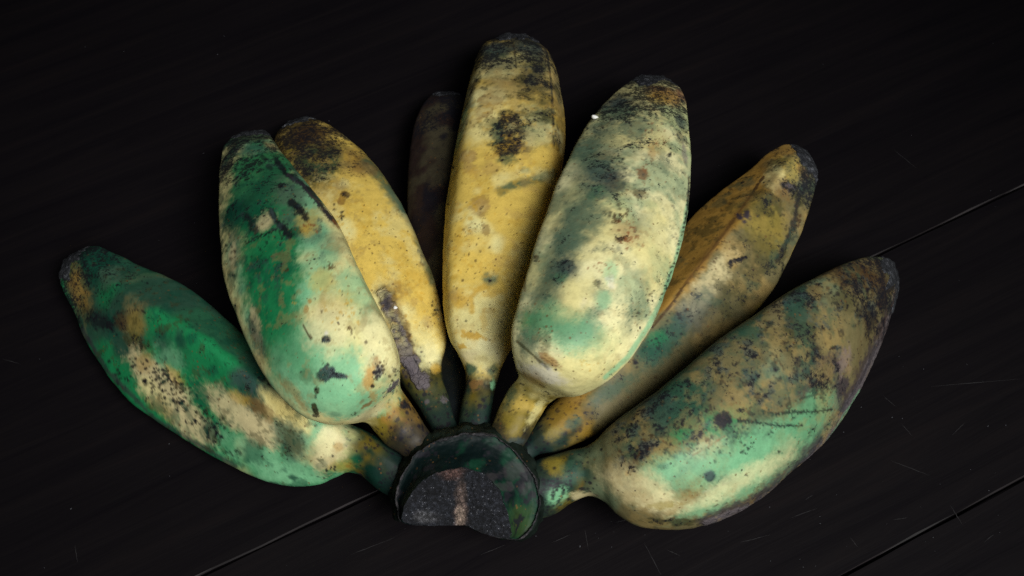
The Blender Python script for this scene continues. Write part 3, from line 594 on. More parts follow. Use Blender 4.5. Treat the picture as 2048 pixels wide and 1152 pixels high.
p.frame('F4').b('greyg', .9, 770, 70, 80, 110, -10, .5).b('slate', .8, 740, 240, 75, 95, 10, .55, .4).b('teal', .7, 690, 300, 60, 80, 10, .6).b('black', .88, 785, 205, 48, 52, 0, .4, .4).b('green', .5, 760, 270, 40, 35).b('greyg', .8, 640, 400, 100, 50, 20, .6).b('cream', .8, 590, 240, 40, 110, 8, .5)
p.b('teal', .7, 560, 490, 70, 60, 0, .6).b('green', .75, 610, 530, 110, 70, 0, .6).b('mint', .75, 830, 590, 140, 100, 0, .5).b('greyg', .5, 850, 560, 120, 90).b('greyg', .8, 560, 650, 80, 80, 30, .5).b('teal', .5, 590, 600, 70, 60).b('cream', .97, 800, 370, 60, 110, 22, .4, .25).b('oldark', .6, 670, 630, 34, 75, 5, .4, .5).b('slate', .6, 650, 760, 60, 25, 40).b('rust', .65, 690, 750, 68, 22, 38, .4, .6).b('tan', .6, 680, 740, 50, 26, 38).ln('oldark', .75, [(500, 640), (570, 700), (680, 800)], 14, .5, .5)
p.ln('dkbrown', .5, [(640, 730), (740, 790)], 4, .4, .3).ln('dkbrown', .5, [(660, 720), (745, 775)], 4, .4, .3)
p.b('black', .9, 962, 303, 24, 20, -25, .35, .5).b('mint', .55, 1040, 240, 40, 70, 5, .5).b('white', .35, 1040, 300, 26, 36, 0, .4, .5).b('white', .4, 885, 420, 14, 34, 20, .4).b('greyg', .55, 930, 470, 70, 40, -20, .6, .5).b('greyg', .6, 1000, 380, 60, 70, 0, .6, .5).b('mint', .5, 1000, 400, 50, 60).b('greyg', .6, 1180, 460, 90, 80, -30, .6, .5).b('greyg', .5, 1230, 280, 60, 70, -20, .6).b('greyg', .5, 1130, 560, 50, 60).b('pale', .7, 1080, 480, 50, 120, 25, .5).b((0.80, 0.75, 0.36), .6, 1060, 640, 110, 80, -30, .6).b('white', .55, 640, 830, 140, 50, 15, .5)
p.dots('black', .85, 1190, 485, 20, 14, -30, 8, 3, 6).dots('black', .9, 670, 375, 24, 8, 0, 8, 4, 8).dots('black', .7, 620, 540, 60, 60, 0, 12, 3, 8).dots('dkgreen', .6, 1160, 480, 90, 70, 0, 60, 2, 4).dots('dkgreen', .6, 940, 470, 60, 30, -10, 40, 2, 4).dots('black', .85, 1260, 380, 50, 20, 0, 8, 4, 6).dots('dkbrown', .9, 608, 170, 16, 20, 0, 12, 3, 6).dots('rust', .7, 990, 220, 60, 30, 0, 20, 2, 5).ln('brown', .7, [(545, 250), (545, 350)], 16, .5, .6).dots('gold', .6, 900, 790, 60, 30, 0, 20, 2, 5).dots('black', .6, 800, 640, 160, 60, 0, 30, 1.5, 3)
p.frame('F6').ln('mint', .75, [(570, 260), (558, 330), (530, 450), (480, 600), (430, 700), (350, 820), (270, 890)], 17, .5, .3).ln('black', .8, [(572, 170), (570, 260), (560, 330)], 9, .6, .8)
for i_ in range(26):
    t_ = i_ / 25; x_ = 573 - 95 * t_ ** 1.7; p.dots('black', .95, x_, 190 + 400 * t_, 4, 3, 0, 2, 2.0, 4.0)
p.frame('F5').b('tan', .7, 1060, 160, 70, 40, 20, .5).b('olive', .7, 960, 400, 60, 70, 30, .6).b('teal', .8, 930, 240, 40, 70, 20, .6).b('cream', .6, 1080, 330, 24, 90, 30, .5).b('slate', .6, 970, 500, 50, 20)
p.specks('rust', .5, 160, .07, .2, .25).specks('dkgreen', .5, 100, .08, .25, .25)

p.mottle('greyg', .35, 230, .15, .5, 4, .4, 1.0, soot=.3).mottle('slate', .45, 330, .4, .65, 6, .5, 1.0, soot=.6).mottle('khaki', .22, 420, .2, .5, 8, .25)
p.frame('F6').ln('greyg', .55, [(260, 60), (200, 170), (150, 300), (110, 430), (60, 560)], 130, .8, .5).b('slate', .5, 250, 190, 60, 60, 0, .6, .5).b('slate', .5, 130, 490, 40, 45, 0, .6, .5).b('sage', .75, 90, 690, 110, 60, 10, .6, .4).b('sage', .55, 190, 740, 90, 70, 0, .7, .4).b('cream', .7, 180, 590, 50, 80, 25, .6, .3).b('cream', .6, 440, 420, 60, 120, 15, .7)

# 7: angular ochre one
f = FR[7]; p = Painter(f); p.fill('umber', 'khaki', 60, -0.2, 0.4); p.neck('gold', 'oldark', T(f, 4), 130)
p.arc('ochre', .85, 113, 200, 5, t0=.2).arc('yellow', .85, -90, 38, 3, t0=.3)
p.frame('F6').b('beige', .8, 640, 560, 40, 160, 40, .5).b('yellow', .8, 935, 130, 60, 50, 0, .5).b('greyg', .4, 870, 130, 30, 40).b('cream', .8, 880, 170, 40, 50).b('khaki', .8, 800, 280, 50, 70).b('olive', .6, 850, 340, 90, 100, 20, .5, .4).b('oldark', .6, 840, 270, 60, 30, -40, .5, .5).b('oldark', .55, 830, 440, 90, 70, -40, .5, .5).b('brown', .6, 900, 210, 50, 60).b('tan', .5, 730, 430, 50, 60)
p.ln('dkbrown', .9, [(840, 170), (770, 270), (700, 370), (640, 450), (570, 540), (500, 640), (440, 710)], 9, .5, .8).ln('brown', .6, [(800, 230), (700, 370), (570, 540)], 26, .7, .7)
p.b('black', .85, 935, 205, 42, 18, 10, .25, .5, scab=1, lift=2).b('scab', .6, 930, 200, 26, 10, 10, .3, .5).ln('black', .85, [(1000, 100), (1000, 180), (965, 240), (955, 320), (925, 400), (890, 470)], 18, .5, .8, scab=.8).b('black', .9, 745, 468, 36, 9, -15, .3, .5, lift=2).b('black', .9, 722, 480, 9, 14, 0, .3, .4).dots('purple', .9, 775, 312, 22, 24, 60, 22, 3, 7).dots('purple', .9, 600, 595, 14, 18, 50, 16, 2, 5).dots('dkbrown', .7, 700, 420, 130, 60, -45, 70, 1.5, 3).dots('black', .6, 860, 330, 60, 110, 0, 60, 1.5, 4).dots('dkbrown', .7, 640, 300, 120, 60, -45, 30, 2, 6)
p.b('teal', .95, 480, 760, 120, 50, -42, .5, .3).b('dkgreen', .7, 440, 780, 60, 40, -42).b('slate', .7, 600, 650, 90, 60, -42, .6).b('green', .4, 460, 750, 40, 30).b('teal', .7, 300, 935, 90, 28, -25, .6).b('oldark', .5, 700, 640, 150, 50, -42).dots('black', .8, 470, 720, 140, 50, -42, 50, 2, 5).b('brown', .35, 850, 130, 20, 60).dots('black', .8, 385, 840, 16, 12, 0, 8, 3, 6)
p.frame('G5').dots('black', .9, 380, 330, 40, 60, -60, 24, 5, 12).dots('dkbrown', .8, 330, 560, 14, 90, 15, 16, 5, 10).b('rust', .5, 370, 230, 30, 60, -10)
p.frame('F5').b('olive', .6, 1180, 450, 50, 30, -30, .6).b('teal', .7, 1280, 400, 50, 30, -30)
p.specks('dkbrown', .6, 140, .08, .25, .25)

p.mottle('oldark', .6, 180, .05, .45, 3, .4, soot=.4).mottle('teal', .4, 120, .2, .6, 5, .25)

# 8: big one at the right
f = FR[8]; p = Painter(f); p.fill('umber', 'lichen', 60, -0.1, 0.5); p.neck('olive', 'teal', T(f, 4), 140)
p.frame('F7').b('teal', .8, 600, 330, 190, 55, -35, .5).b('teal', .8, 480, 370, 100, 60, -35).b('slate', .8, 740, 260, 80, 60, -30, .5).b('black', .75, 810, 210, 80, 45, -20, .5, .5).b('teal', .6, 770, 270, 50, 30).b('umber', .9, 520, 460, 140, 75, -25, .5).b('umber', .5, 520, 470, 100, 50, -25).b('umber', .8, 920, 260, 70, 80, 10, .6).b('oldark', .75, 760, 340, 90, 70, -20, .5, .5).b('umber', .5, 620, 430, 60, 50)
p.b('dkbrown', .75, 980, 140, 110, 60, 10, .5, .5).b('dkbrown', .6, 1040, 130, 50, 40).b('black', .85, 1090, 190, 26, 110, 5, .5, .4).b('black', .8, 1045, 290, 36, 60, 10, .5, .5).b('oldark', .6, 950, 220, 60, 40).b('khaki', .55, 900, 350, 50, 75, 10, .6).b('khaki', .85, 670, 575, 80, 45, -20, .5).b('khaki', .5, 620, 610, 60, 30)
p.b('purple', .8, 860, 490, 95, 50, -30, .5, .6).b('black', .8, 820, 425, 60, 36, -25, .45, .5).b('purple', .85, 935, 545, 36, 50, 15, .4, .4).b('pink', .5, 945, 455, 36, 50, 15, .5, .5).b('purple', .5, 830, 570, 80, 25, -15, .5, .7)
p.b('dkgreen', .85, 300, 600, 140, 95, -30, .5).b('slate', .5, 230, 620, 80, 80).b('green', .75, 440, 700, 150, 50, -25, .5).b('sage', .95, 690, 760, 240, 95, -25, .45).b('mint', .8, 350, 850, 170, 65, -15, .5).b('sage', .85, 840, 610, 100, 50, -30, .5).b('mint', .6, 500, 960, 200, 40, -20).b('green', .4, 560, 740, 90, 40).b('green', .35, 700, 920, 90, 30, -35)
p.b('beige', .95, 190, 930, 130, 60, 25, .5).b('pale', .7, 250, 960, 90, 40, 10).b('pale', .4, 580, 880, 190, 40, -22, .7).b('pale', .35, 400, 980, 120, 25, -5).b('beige', .75, 720, 790, 80, 40, -30).b('beige', .6, 430, 780, 80, 40, -30).b('umber', .9, 150, 740, 110, 90, -30, .6).b('umber', .5, 110, 760, 50, 100, 10).b('khaki', .6, 270, 790, 50, 50)
p.b('black', .93, 490, 670, 36, 32, 0, .25, .5).b('dkgreen', .8, 395, 720, 50, 20, -35, .4, .5).b('dkbrown', .93, 178, 785, 62, 26, -32, .35, .8).b('black', .9, 158, 852, 18, 12, -20, .3, .5).b('dkbrown', .5, 170, 830, 30, 30).b('orange', .8, 140, 868, 9, 9).b('slate', 1, 445, 875, 24, 24, 0, .2, .15, lift=3).b('black', .6, 455, 885, 14, 14).b('purple', .65, 500, 890, 45, 18, 15, .5, .7).b('oldark', .85, 300, 1050, 110, 17, 2, .3, .5).b('olive', .7, 270, 985, 60, 15, -8, .4, .6).b('khaki', .55, 370, 900, 50, 65, 20, .6, .5).b('khaki', .6, 185, 940, 28, 18).b('oldark', .35, 360, 930, 40, 40, 0, .5, .8)
p.ln('black', .75, [(548, 668), (640, 680), (700, 690), (790, 690)], 6, .5, .9, ticks=5).ln('black', .7, [(690, 650), (760, 640), (830, 638), (900, 630)], 5, .5, .9, ticks=5).ln('black', .8, [(640, 635), (690, 645)], 8, .4, .6, ticks=4).ln('black', .85, [(890, 405), (935, 400)], 6, .4, .5, ticks=4).ln('rust', .7, [(360, 828), (380, 800), (430, 775), (500, 730)], 4, .4, .3).ln('black', .6, [(290, 620), (295, 700), (285, 760)], 5, .5, .6).ln('black', .7, [(405, 570), (420, 620)], 5, .5, .6).ln('black', .6, [(690, 430), (720, 480)], 6, .5, .6).ln('pink', .4, [(420, 940), (560, 880)], 4, .5, .5)
p.ln('black', .6, [(800, 510), (830, 480)], 8, .5, .5).ln('black', .6, [(840, 510), (880, 470)], 8, .5, .5).ln('black', .6, [(780, 590), (860, 570)], 7, .5, .5)
p.ln('purple', .8, [(1128, 250), (1078, 365), (1000, 525), (925, 650), (845, 760), (735, 880), (600, 975), (420, 1045)], 46, .5, .7)
p.ln('scab', .85, [(1140, 180), (1130, 260), (1082, 370), (1005, 530), (930, 655), (850, 770), (740, 890), (600, 990), (430, 1052)], 22, .35, .5, scab=1, lift=2, nfr=700).ln('black', .6, [(1100, 320), (1000, 525), (925, 650), (845, 760), (735, 880), (600, 978)], 10, .6, .9).ln('mint', .4, [(1000, 560), (860, 780), (740, 905), (600, 1005)], 10, .5, .6)
p.dots('black', .88, 260, 650, 130, 80, -20, 60, 3, 6).dots('black', .88, 540, 500, 140, 70, -25, 22, 3, 6).dots('black', .88, 590, 715, 60, 22, -10, 26, 3, 7).dots('black', .85, 370, 760, 130, 40, -20, 34, 2.5, 6).dots('black', .8, 1060, 220, 60, 100, 0, 50, 3, 8).dots('black', .7, 900, 180, 120, 50, -10, 40, 3, 8).dots('dkbrown', .85, 300, 800, 160, 90, 0, 60, 2, 5).dots('black', .9, 610, 576, 20, 8, 0, 8, 4, 7).dots('dkbrown', .7, 560, 600, 140, 80, -20, 60, 1.5, 3).dots('purple', .8, 620, 740, 50, 40, -20, 30, 2, 5).ln('black', .9, [(688, 795), (715, 790)], 7, .4, .6).b('slate', .7, 275, 840, 24, 12).dots('black', .6, 420, 850, 160, 90, -15, 70, 1.5, 3.5)
p.frame('F5').b('olive', .7, 1180, 640, 60, 40, 30, .6).b('teal', .8, 1280, 680, 60, 70, -20).b('mint', .7, 1190, 800, 60, 50, 0, .6).b('beige', .7, 1330, 800, 70, 30, 5)
p.dots('black', .9, 1190, 760, 60, 60, 0, 60, 4, 9)
p.specks('dkgreen', .5, 160, .1, .35, .25).specks('dkbrown', .5, 140, .08, .25, .25)
p.mottle('teal', .6, 110, 0, .5, 3, .2, 1.0, 70, 185).mottle('slate', .6, 230, .15, .5, 5, .2, 1.0, 80, 190, soot=.55).mottle('khaki', .5, 140, .05, .5, 8, .2, .8).mottle('black', .6, 340, .4, .65, 7, .2, 1.0, 60, 190, soot=.4).mottle('black', .6, 210, .35, .6, 9, .6, 1.0, soot=.4)
p.frame('F7').b('sage', .6, 690, 770, 230, 80, -25, .7, .4).b('mint', .55, 560, 800, 200, 70, -22, .7, .4).b('mint', .5, 350, 850, 150, 60, -15, .7, .4).b('pale', .5, 560, 890, 170, 36, -22, .7, .4).b('beige', .55, 180, 920, 110, 60, 25, .7, .4).b('teal', .5, 330, 620, 120, 60, -35, .7, .5)
p.dots('black', .9, 330, 700, 150, 60, -25, 60, 2.5, 6).dots('black', .85, 560, 760, 160, 60, -20, 40, 2, 5)
p.b('slate', .9, 445, 875, 22, 22, 0, .25, .2).b('black', .85, 490, 670, 32, 28, 0, .35, .6).ln('black', .8, [(548, 668), (640, 680), (700, 690), (790, 690)], 5, .5, .7, ticks=5).ln('black', .75, [(690, 650), (760, 640), (830, 638), (900, 630)], 5, .5, .7, ticks=5)
for k_, a_ in ((1, .5), (2, .5), (3, .75), (5, .55), (6, .35), (7, .3), (8, .6)):          # dried, bruised tips, darkened further with painted shade
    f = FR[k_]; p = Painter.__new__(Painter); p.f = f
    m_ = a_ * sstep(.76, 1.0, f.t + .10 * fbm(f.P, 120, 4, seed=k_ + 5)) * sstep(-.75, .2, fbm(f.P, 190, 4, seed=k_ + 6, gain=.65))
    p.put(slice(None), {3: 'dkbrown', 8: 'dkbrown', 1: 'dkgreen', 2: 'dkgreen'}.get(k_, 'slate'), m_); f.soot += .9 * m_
for f in FR.values():
    pp = Painter.__new__(Painter); pp.f = f; pp.rng = random.Random(f.key + 90)
    pp.specks('black', .9, 70, .12, .34, .2).specks('dkbrown', .8, 60, .15, .4, .25)
    f.soot[:] = np.clip(f.soot, 0, 1.05)
    f.col[:] = np.clip(f.col * (1 + 0.10 * fbm(f.P, 350, 4, seed=60 + f.key, gain=0.7))[:, None], 0.002, 0.9)

# ------------------------------------------------------------------ build the hand
base = unproj(930, 1000, 0.0)
hand = bpy.data.objects.new('banana_hand', None); COL.objects.link(hand)
hand.location = (base[0], base[1], 0.0)
hand['label'] = 'hand of mottled green and yellow bananas fanned out on dark planks'
hand['category'] = 'bananas'

def strip(f, i0, i1, cap_end):
    """faces of rings i0..i1, re-indexed"""
    i = np.arange(i1 - i0)[:, None]; j = np.arange(NPHI)[None, :]; jn = (j + 1) % NPHI
    a = i * NPHI + j; b = i * NPHI + jn; c = (i + 1) * NPHI + jn; d = (i + 1) * NPHI + j
    F = np.stack([a, b, c, d], -1).reshape(-1, 4)
    return F[:, ::-1] if f.flip else F

INFO = {1: (4, 'mostly green banana lying lowest at the far left'),
        2: (4, 'green and cream banana propped on its neighbours at the left, black streaks near its tip'),
        3: (4, 'yellow banana half hidden behind the big green and cream one'),
        4: (3, 'darkest banana, deep in shadow behind the tall yellow one'),
        5: (4, 'tall straight yellow banana in the middle of the hand'),
        6: (4, 'pale cream and grey green banana on top, nearest the viewer'),
        7: (4, 'angular ochre banana with sharp ridges between two larger ones'),
        8: (4, 'large dark mottled green banana at the right with a grey scarred edge')}
for key in (1, 2, 3, 4, 5, 6, 7, 8):
    f = FR[key]; ns = f.ns
    V = f.V + f.N * f.lift.reshape(ns, NPHI, 1)
    N = grid_normals(V)
    if f.flip: N = -N
    cut = int(round(f.neck_t[INFO[key][0]] * (ns - 1)))
    C = f.col.reshape(ns, NPHI, 3); SC = f.scab.reshape(ns, NPHI); SO = f.soot.reshape(ns, NPHI)
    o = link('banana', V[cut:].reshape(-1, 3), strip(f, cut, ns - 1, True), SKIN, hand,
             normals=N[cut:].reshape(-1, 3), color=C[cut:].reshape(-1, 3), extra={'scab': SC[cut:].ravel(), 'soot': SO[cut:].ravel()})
    o['label'] = INFO[key][1]
    link('neck', V[:cut + 1].reshape(-1, 3), strip(f, 0, cut, False), SKIN, o,
         normals=N[:cut + 1].reshape(-1, 3), color=C[:cut + 1].reshape(-1, 3), extra={'scab': SC[:cut + 1].ravel(), 'soot': SO[:cut + 1].ravel()})
    # dried blossom end: a crust that grips the tip, ragged where it meets the peel
    NCAP = {8: 34, 6: 15, 7: 22, 2: 12, 1: 20, 5: 13, 3: 12, 4: 5}[key]
    m = 112; sel = np.arange(m) * NPHI // m; tip = V[-1].mean(0)
    ang = np.arange(m) / m * 2 * np.pi; loop = np.stack([np.cos(ang), np.sin(ang), np.zeros(m)], 1)
    rag = 0.55 + 0.5 * fbm(loop * 0.02, 60, 4, seed=key + 11, gain=0.7)
    if key in (7, 8): rag = rag * (0.45 + 0.75 * sstep(-0.4, 1.0, np.cos(ang - math.radians(15))))
    start = np.clip(ns - 3 - NCAP * np.clip(rag, 0.12, 1.3), 0, ns - 4)
    nr = 12; rings = []
    for q in range(nr):
        ii = start + (ns - 1 - start) * q / (nr - 1); i0 = np.floor(ii).astype(int).clip(0, ns - 2); fr_ = (ii - i0)[:, None]
        pt = V[i0, sel] * (1 - fr_) + V[i0 + 1, sel] * fr_; nm = N[i0, sel]
        off = (-0.00015 if q == 0 else 0.00025 + 0.0004 * np.clip(fbm(pt, 480, 4, seed=key + 40, gain=0.65), -0.5, 1.2)[:, None])
        rings.append(pt + nm * off)
    ax = V[-1].mean(0) - V[-8].mean(0); ax /= np.linalg.norm(ax); last = rings[-1]; rr = np.linalg.norm(last - tip, axis=1).mean()
    for h, sc_ in ((0.16, 0.9), (0.22, 0.7), (0.16, 0.5), (0.10, 0.3), (0.2, 0.1)):
        q = tip + (last - tip) * sc_ + ax * h * rr
        rings.append(q + ax * (fbm(q, 700, 3, seed=key + 60) * rr * 0.12)[:, None])
    Rf = np.array(rings); nr = len(Rf); Rf = Rf.reshape(-1, 3); fs = []
    for i in range(nr - 1):
        for j in range(m):
            a = i * m + j; b = i * m + (j + 1) % m
            q4 = (a, b, b + m, a + m); fs.append(q4[::-1] if f.flip else q4)
    lst = [(nr - 1) * m + j for j in range(m)]; fs.append(tuple(lst[::-1] if f.flip else lst))
    link('blossom_tip', Rf, fs, TIPM, o)

# ------------------------------------------------------------------ crown
def polar(pts, cx, cy, n):
    """closed outline resampled by angle about cx, cy"""
    p = np.array(pts, float); p = np.vstack([p, p[:1]])
    seg = [p[i] + (p[i + 1] - p[i]) * s for i in range(len(p) - 1) for s in np.linspace(0, 1, 40, endpoint=False)]
    seg = np.array(seg); a = np.arctan2(seg[:, 1] - cy, seg[:, 0] - cx); r = np.hypot(seg[:, 0] - cx, seg[:, 1] - cy)
    o = np.argsort(a); a = a[o]; r = r[o]
    th = np.linspace(-np.pi, np.pi, n, endpoint=False)
    rr = np.interp(th, np.concatenate([a - 2*np.pi, a, a + 2*np.pi]), np.tile(r, 3))
    g = np.exp(-0.5 * (np.minimum(np.arange(n), n - np.arange(n)) / 1.6) ** 2); g /= g.sum()
    return th, np.real(np.fft.ifft(np.fft.fft(rr) * np.fft.fft(g)))
NC = 240; CX, CY = 925, 1000
CUT = [(803, 1040), (812, 1005), (835, 968), (870, 942), (925, 931), (968, 943), (1000, 975), (1016, 1020), (1026, 1074), (990, 1068), (955, 1056), (930, 1045), (870, 1046), (830, 1046)]
RIM = [(797, 1045), (793, 1000), (803, 955), (830, 912), (870, 884), (930, 868), (990, 876), (1035, 910), (1065, 950), (1078, 1000), (1072, 1040), (1055, 1068), (1033, 1084), (1026, 1081), (990, 1074), (955, 1062), (930, 1050), (870, 1051), (830, 1051)]
th, rc = polar(CUT, CX, CY, NC); th, rr_ = polar(RIM, CX, CY, NC)
wob = np.stack([np.cos(th), np.sin(th), np.zeros(NC)], 1)
up_ = sstep(0.35, 0.0, np.sin(th))                        # the flat lower edge stays where the knife left it
rr_ = rr_ * (1 + up_ * (0.022 * fbm(wob, 2.2, 4, seed=4) + 0.008 * fbm(wob, 14, 3, seed=6)))
rc = rc * (1 + 0.02 * up_ * fbm(wob, 3.1, 4, seed=9) + 0.010 * fbm(wob, 16, 3, seed=2))
P0 = unproj(CX, CY, 0.031); sc0 = depth_of(P0) / FPX
def cring(mixf, dep, grow=1.0):
    r = (rc * (1 - mixf) + rr_ * mixf) * grow * sc0
    return P0 + np.outer(r * np.cos(th), RTV) - np.outer(r * np.sin(th), UPV) + np.outer(np.full(NC, 1.0) * dep, VDIR)
def crings(spec, name, mat, parent, close=False, amp=0.0002, col=None):
    n = len(spec); R = np.array([cring(*s) for s in spec])
    nn = grid_normals(R); mean = R.mean((0, 1)) - VDIR * 0.01
    if np.mean(np.sum(nn * (R - mean), 2)) < 0: nn = -nn; fl = True
    else: fl = False
    Pf = R.reshape(-1, 3); R = (Pf + nn.reshape(-1, 3) * (fbm(Pf, 300, 4, seed=71)[:, None] * amp + fbm(Pf, 1400, 3, seed=70)[:, None] * amp * 0.35))
    i = np.arange(n - 1)[:, None]; j = np.arange(NC)[None]; jn = (j + 1) % NC
    F = np.stack([i * NC + j, i * NC + jn, (i + 1) * NC + jn, (i + 1) * NC + j], -1).reshape(-1, 4)
    if fl: F = F[:, ::-1]
    return link(name, R, F, mat, parent, color=None if col is None else col(R), extra={'scab': np.zeros(len(R)), 'soot': np.full(len(R), 0.0)} if col is not None else None)
def lerp_spec(keys, n):
    k = np.array(keys, float); return [tuple(x) for x in interp(np.arange(len(k), dtype=float), k, n)]
def crown_col(P):
    r = P - CAM; dz = -(r @ VDIR); px = 1024 + FPX * (r @ RTV) / dz; py = 576 - FPX * (r @ UPV) / dz
    a = fbm(P, 180, 4, seed=3)[:, None]; b = fbm(P, 420, 4, seed=8)[:, None]
    c = np.array([0.002, 0.007, 0.007]) * (1 + 0.0 * a)  # groove's shade painted near black; lit right wall painted greener below
    g = np.array([0.005, 0.034, 0.018]); c = c + (g - c) * sstep(0.0, 0.7, a + 0.5 * (px[:, None] - 960) / 110)
    y = np.array([0.05, 0.085, 0.022]); d = np.hypot((px - 1040) / 28, (py - 1045) / 40)[:, None]
    c = c + (y - c) * sstep(1.4, 0.3, d + 0.6 * b) * 0.45
    c = c + (np.array([0.012, 0.012, 0.016]) - c) * sstep(0.3, 0.55, b) * 0.9
    gr = np.array([0.045, 0.038, 0.042])
    for x, yy, rx, ry in ((985, 952, 22, 8), (1010, 975, 22, 9), (1033, 945, 26, 15), (1045, 975, 12, 20)):
        d = np.hypot((px - x) / rx, (py - yy) / ry)[:, None]
        c = c + (gr - c) * sstep(1.3, 0.6, d + 0.8 * b) * 0.5
    return np.clip(c, 0.002, 1)
crown = crings(lerp_spec([(0.0, 0.0045, 0.985), (0.03, 0.0040, 1.0), (0.25, 0.0016, 1.0), (0.5, -0.0008, 1.0), (0.75, -0.0022, 1.0), (0.93, -0.0025, 1.0), (1.0, -0.0024, 1.0)], 60),
               'crown', CROWNSKIN, hand, col=crown_col)
crown['label'] = 'dark green crown with a grey half-moon cut face'
RIMM = crust_material('dried_rim', (0.010, 0.012, 0.014), (0.03, 0.03, 0.033), (0.13, 0.115, 0.118), 420, 0.75)
crings(lerp_spec([(0.975, -0.0026, 1.0), (0.995, -0.0017, 1.0), (1.0, -0.0014, 1.006), (1.0, -0.0018, 1.014), (1.0, -0.0034, 1.018)], 14), 'rim', RIMM, crown, amp=0.0005)
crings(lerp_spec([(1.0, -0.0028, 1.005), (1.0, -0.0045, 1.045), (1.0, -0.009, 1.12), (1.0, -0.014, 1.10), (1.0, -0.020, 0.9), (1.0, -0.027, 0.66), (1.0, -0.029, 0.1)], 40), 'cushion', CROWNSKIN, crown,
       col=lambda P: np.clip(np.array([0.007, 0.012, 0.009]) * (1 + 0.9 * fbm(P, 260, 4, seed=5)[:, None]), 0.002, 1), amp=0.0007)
# cut face: fibrous, uneven
def cut_material():
    t = NT('dried_cut_pulp'); tc = t.n('TexCoord').outputs['Object']; at = t.n('Attribute', attribute_name='skin')
    n = t.n('TexNoise', i_Scale=900.0, i_Detail=7.0, i_Roughness=0.75); t.l(tc, n.inputs['Vector'])
    m = t.n('TexNoise', i_Scale=2600.0, i_Detail=5.0, i_Roughness=0.75); t.l(tc, m.inputs['Vector'])
    v = t.n('TexVoronoi', i_Scale=1500.0); t.l(tc, v.inputs['Vector'])
    c = t.mix(1.0, at.outputs['Color'], t.ramp(n.outputs[0], [(0.34, 0.2), (0.5, 0.7), (0.66, 2.4)]), 'MULTIPLY')
    c = t.mix(0.9, c, t.ramp(m.outputs[0], [(0.35, 0.35), (0.65, 1.7)]), 'MULTIPLY')
    s = t.math('MULTIPLY', t.ramp(v.outputs['Distance'], [(0.10, 1.0), (0.26, 0.0)]), t.ramp(n.outputs[0], [(0.5, 0.0), (0.62, 1.0)]))
    c = t.mix(t.math('MULTIPLY', s, 0.8), c, (0.5, 0.51, 0.55))
    t.l(c, t.b.inputs['Base Color']); t.b.inputs['Roughness'].default_value = 0.8; t.b.inputs['Specular IOR Level'].default_value = 0.3
    bp = t.n('Bump', i_Strength=1.0, i_Distance=0.0007); t.l(t.math('ADD', n.outputs[0], m.outputs[0]), bp.inputs['Height']); t.l(bp.outputs[0], t.b.inputs['Normal'])
    return t.m
nrg = 90; Rs = []
for i in range(nrg):
    s = i / (nrg - 1) * 0.995 + 0.004
    r = rc * s * sc0
    Rs.append(P0 + np.outer(r * np.cos(th), RTV) - np.outer(r * np.sin(th), UPV) + VDIR * (0.0044 - 0.0006 * (1 - s)))
R = np.array(Rs).reshape(-1, 3)
R = R + np.outer(fbm(R, 330, 5, seed=31, gain=0.62) * 0.00055 + fbm(R, 2000, 2, seed=33) * 0.00018, VDIR)
r = R - CAM; dz = -(r @ VDIR); px = 1024 + FPX * (r @ RTV) / dz; py = 576 - FPX * (r @ UPV) / dz
nz = fbm(R, 330, 4, seed=12)
c = np.tile(np.array([0.013, 0.0145, 0.019]), (len(R), 1)) * (1 + 0.5 * fbm(R, 150, 3, seed=2))[:, None]
def addc(c, colr, d, a): return c + (np.array(colr) - c) * (sstep(1.25, 0.35, d + 0.45 * nz) * a)[:, None]
xl = 927 - (py - 1000) * 0.10
c = addc(c, (0.15, 0.105, 0.085), np.hypot((px - 922) / 15, (py - 1008) / 50), 0.75)
c = addc(c, (0.36, 0.27, 0.21), np.hypot((px - 921) / 9, (py - 1030) / 24), 0.9)
c = addc(c, (0.10, 0.055, 0.045), np.hypot((px - 905) / 26, (py - 945) / 14), 0.8)
c = addc(c, (0.10, 0.10, 0.105), np.hypot((px - 850) / 30, (py - 1035) / 14), 0.6)
i = np.arange(nrg - 1)[:, None]; j = np.arange(NC)[None]; jn = (j + 1) % NC
F = np.stack([i * NC + j, (i + 1) * NC + j, (i + 1) * NC + jn, i * NC + jn], -1).reshape(-1, 4)
n0 = np.cross(R[F[500, 1]] - R[F[500, 0]], R[F[500, 2]] - R[F[500, 0]])
if np.dot(n0, VDIR) < 0: F = F[:, ::-1]
link('cut_face', R, F, cut_material(), crown, color=np.clip(c, 0.002, 1))

# ------------------------------------------------------------------ crumbs on the fruit, dust and scratches on the planks
CRUMB = flat('pale_crumb', (0.72, 0.72, 0.68), 0.6, 0.1, 900)
def pebble(rng, n1=7, n2=5):
    vs = [(0, 0, 1)]
    for i in range(1, n2):
        for j in range(n1):
            a = math.pi * i / n2; t_ = 2 * math.pi * j / n1; r = rng.uniform(0.8, 1.2)
            vs.append((r * math.sin(a) * math.cos(t_), r * math.sin(a) * math.sin(t_), r * math.cos(a)))
    vs.append((0, 0, -1)); fs = []
    for j in range(n1): fs.append((0, 1 + j, 1 + (j + 1) % n1)); e = 1 + (n2 - 2) * n1; fs.append((e + (j + 1) % n1, e + j, len(vs) - 1))
    for i in range(n2 - 2):
        for j in range(n1): a = 1 + i * n1; fs.append((a + j, a + n1 + j, a + n1 + (j + 1) % n1, a + (j + 1) % n1))
    return np.array(vs), fs
rg = random.Random(11)
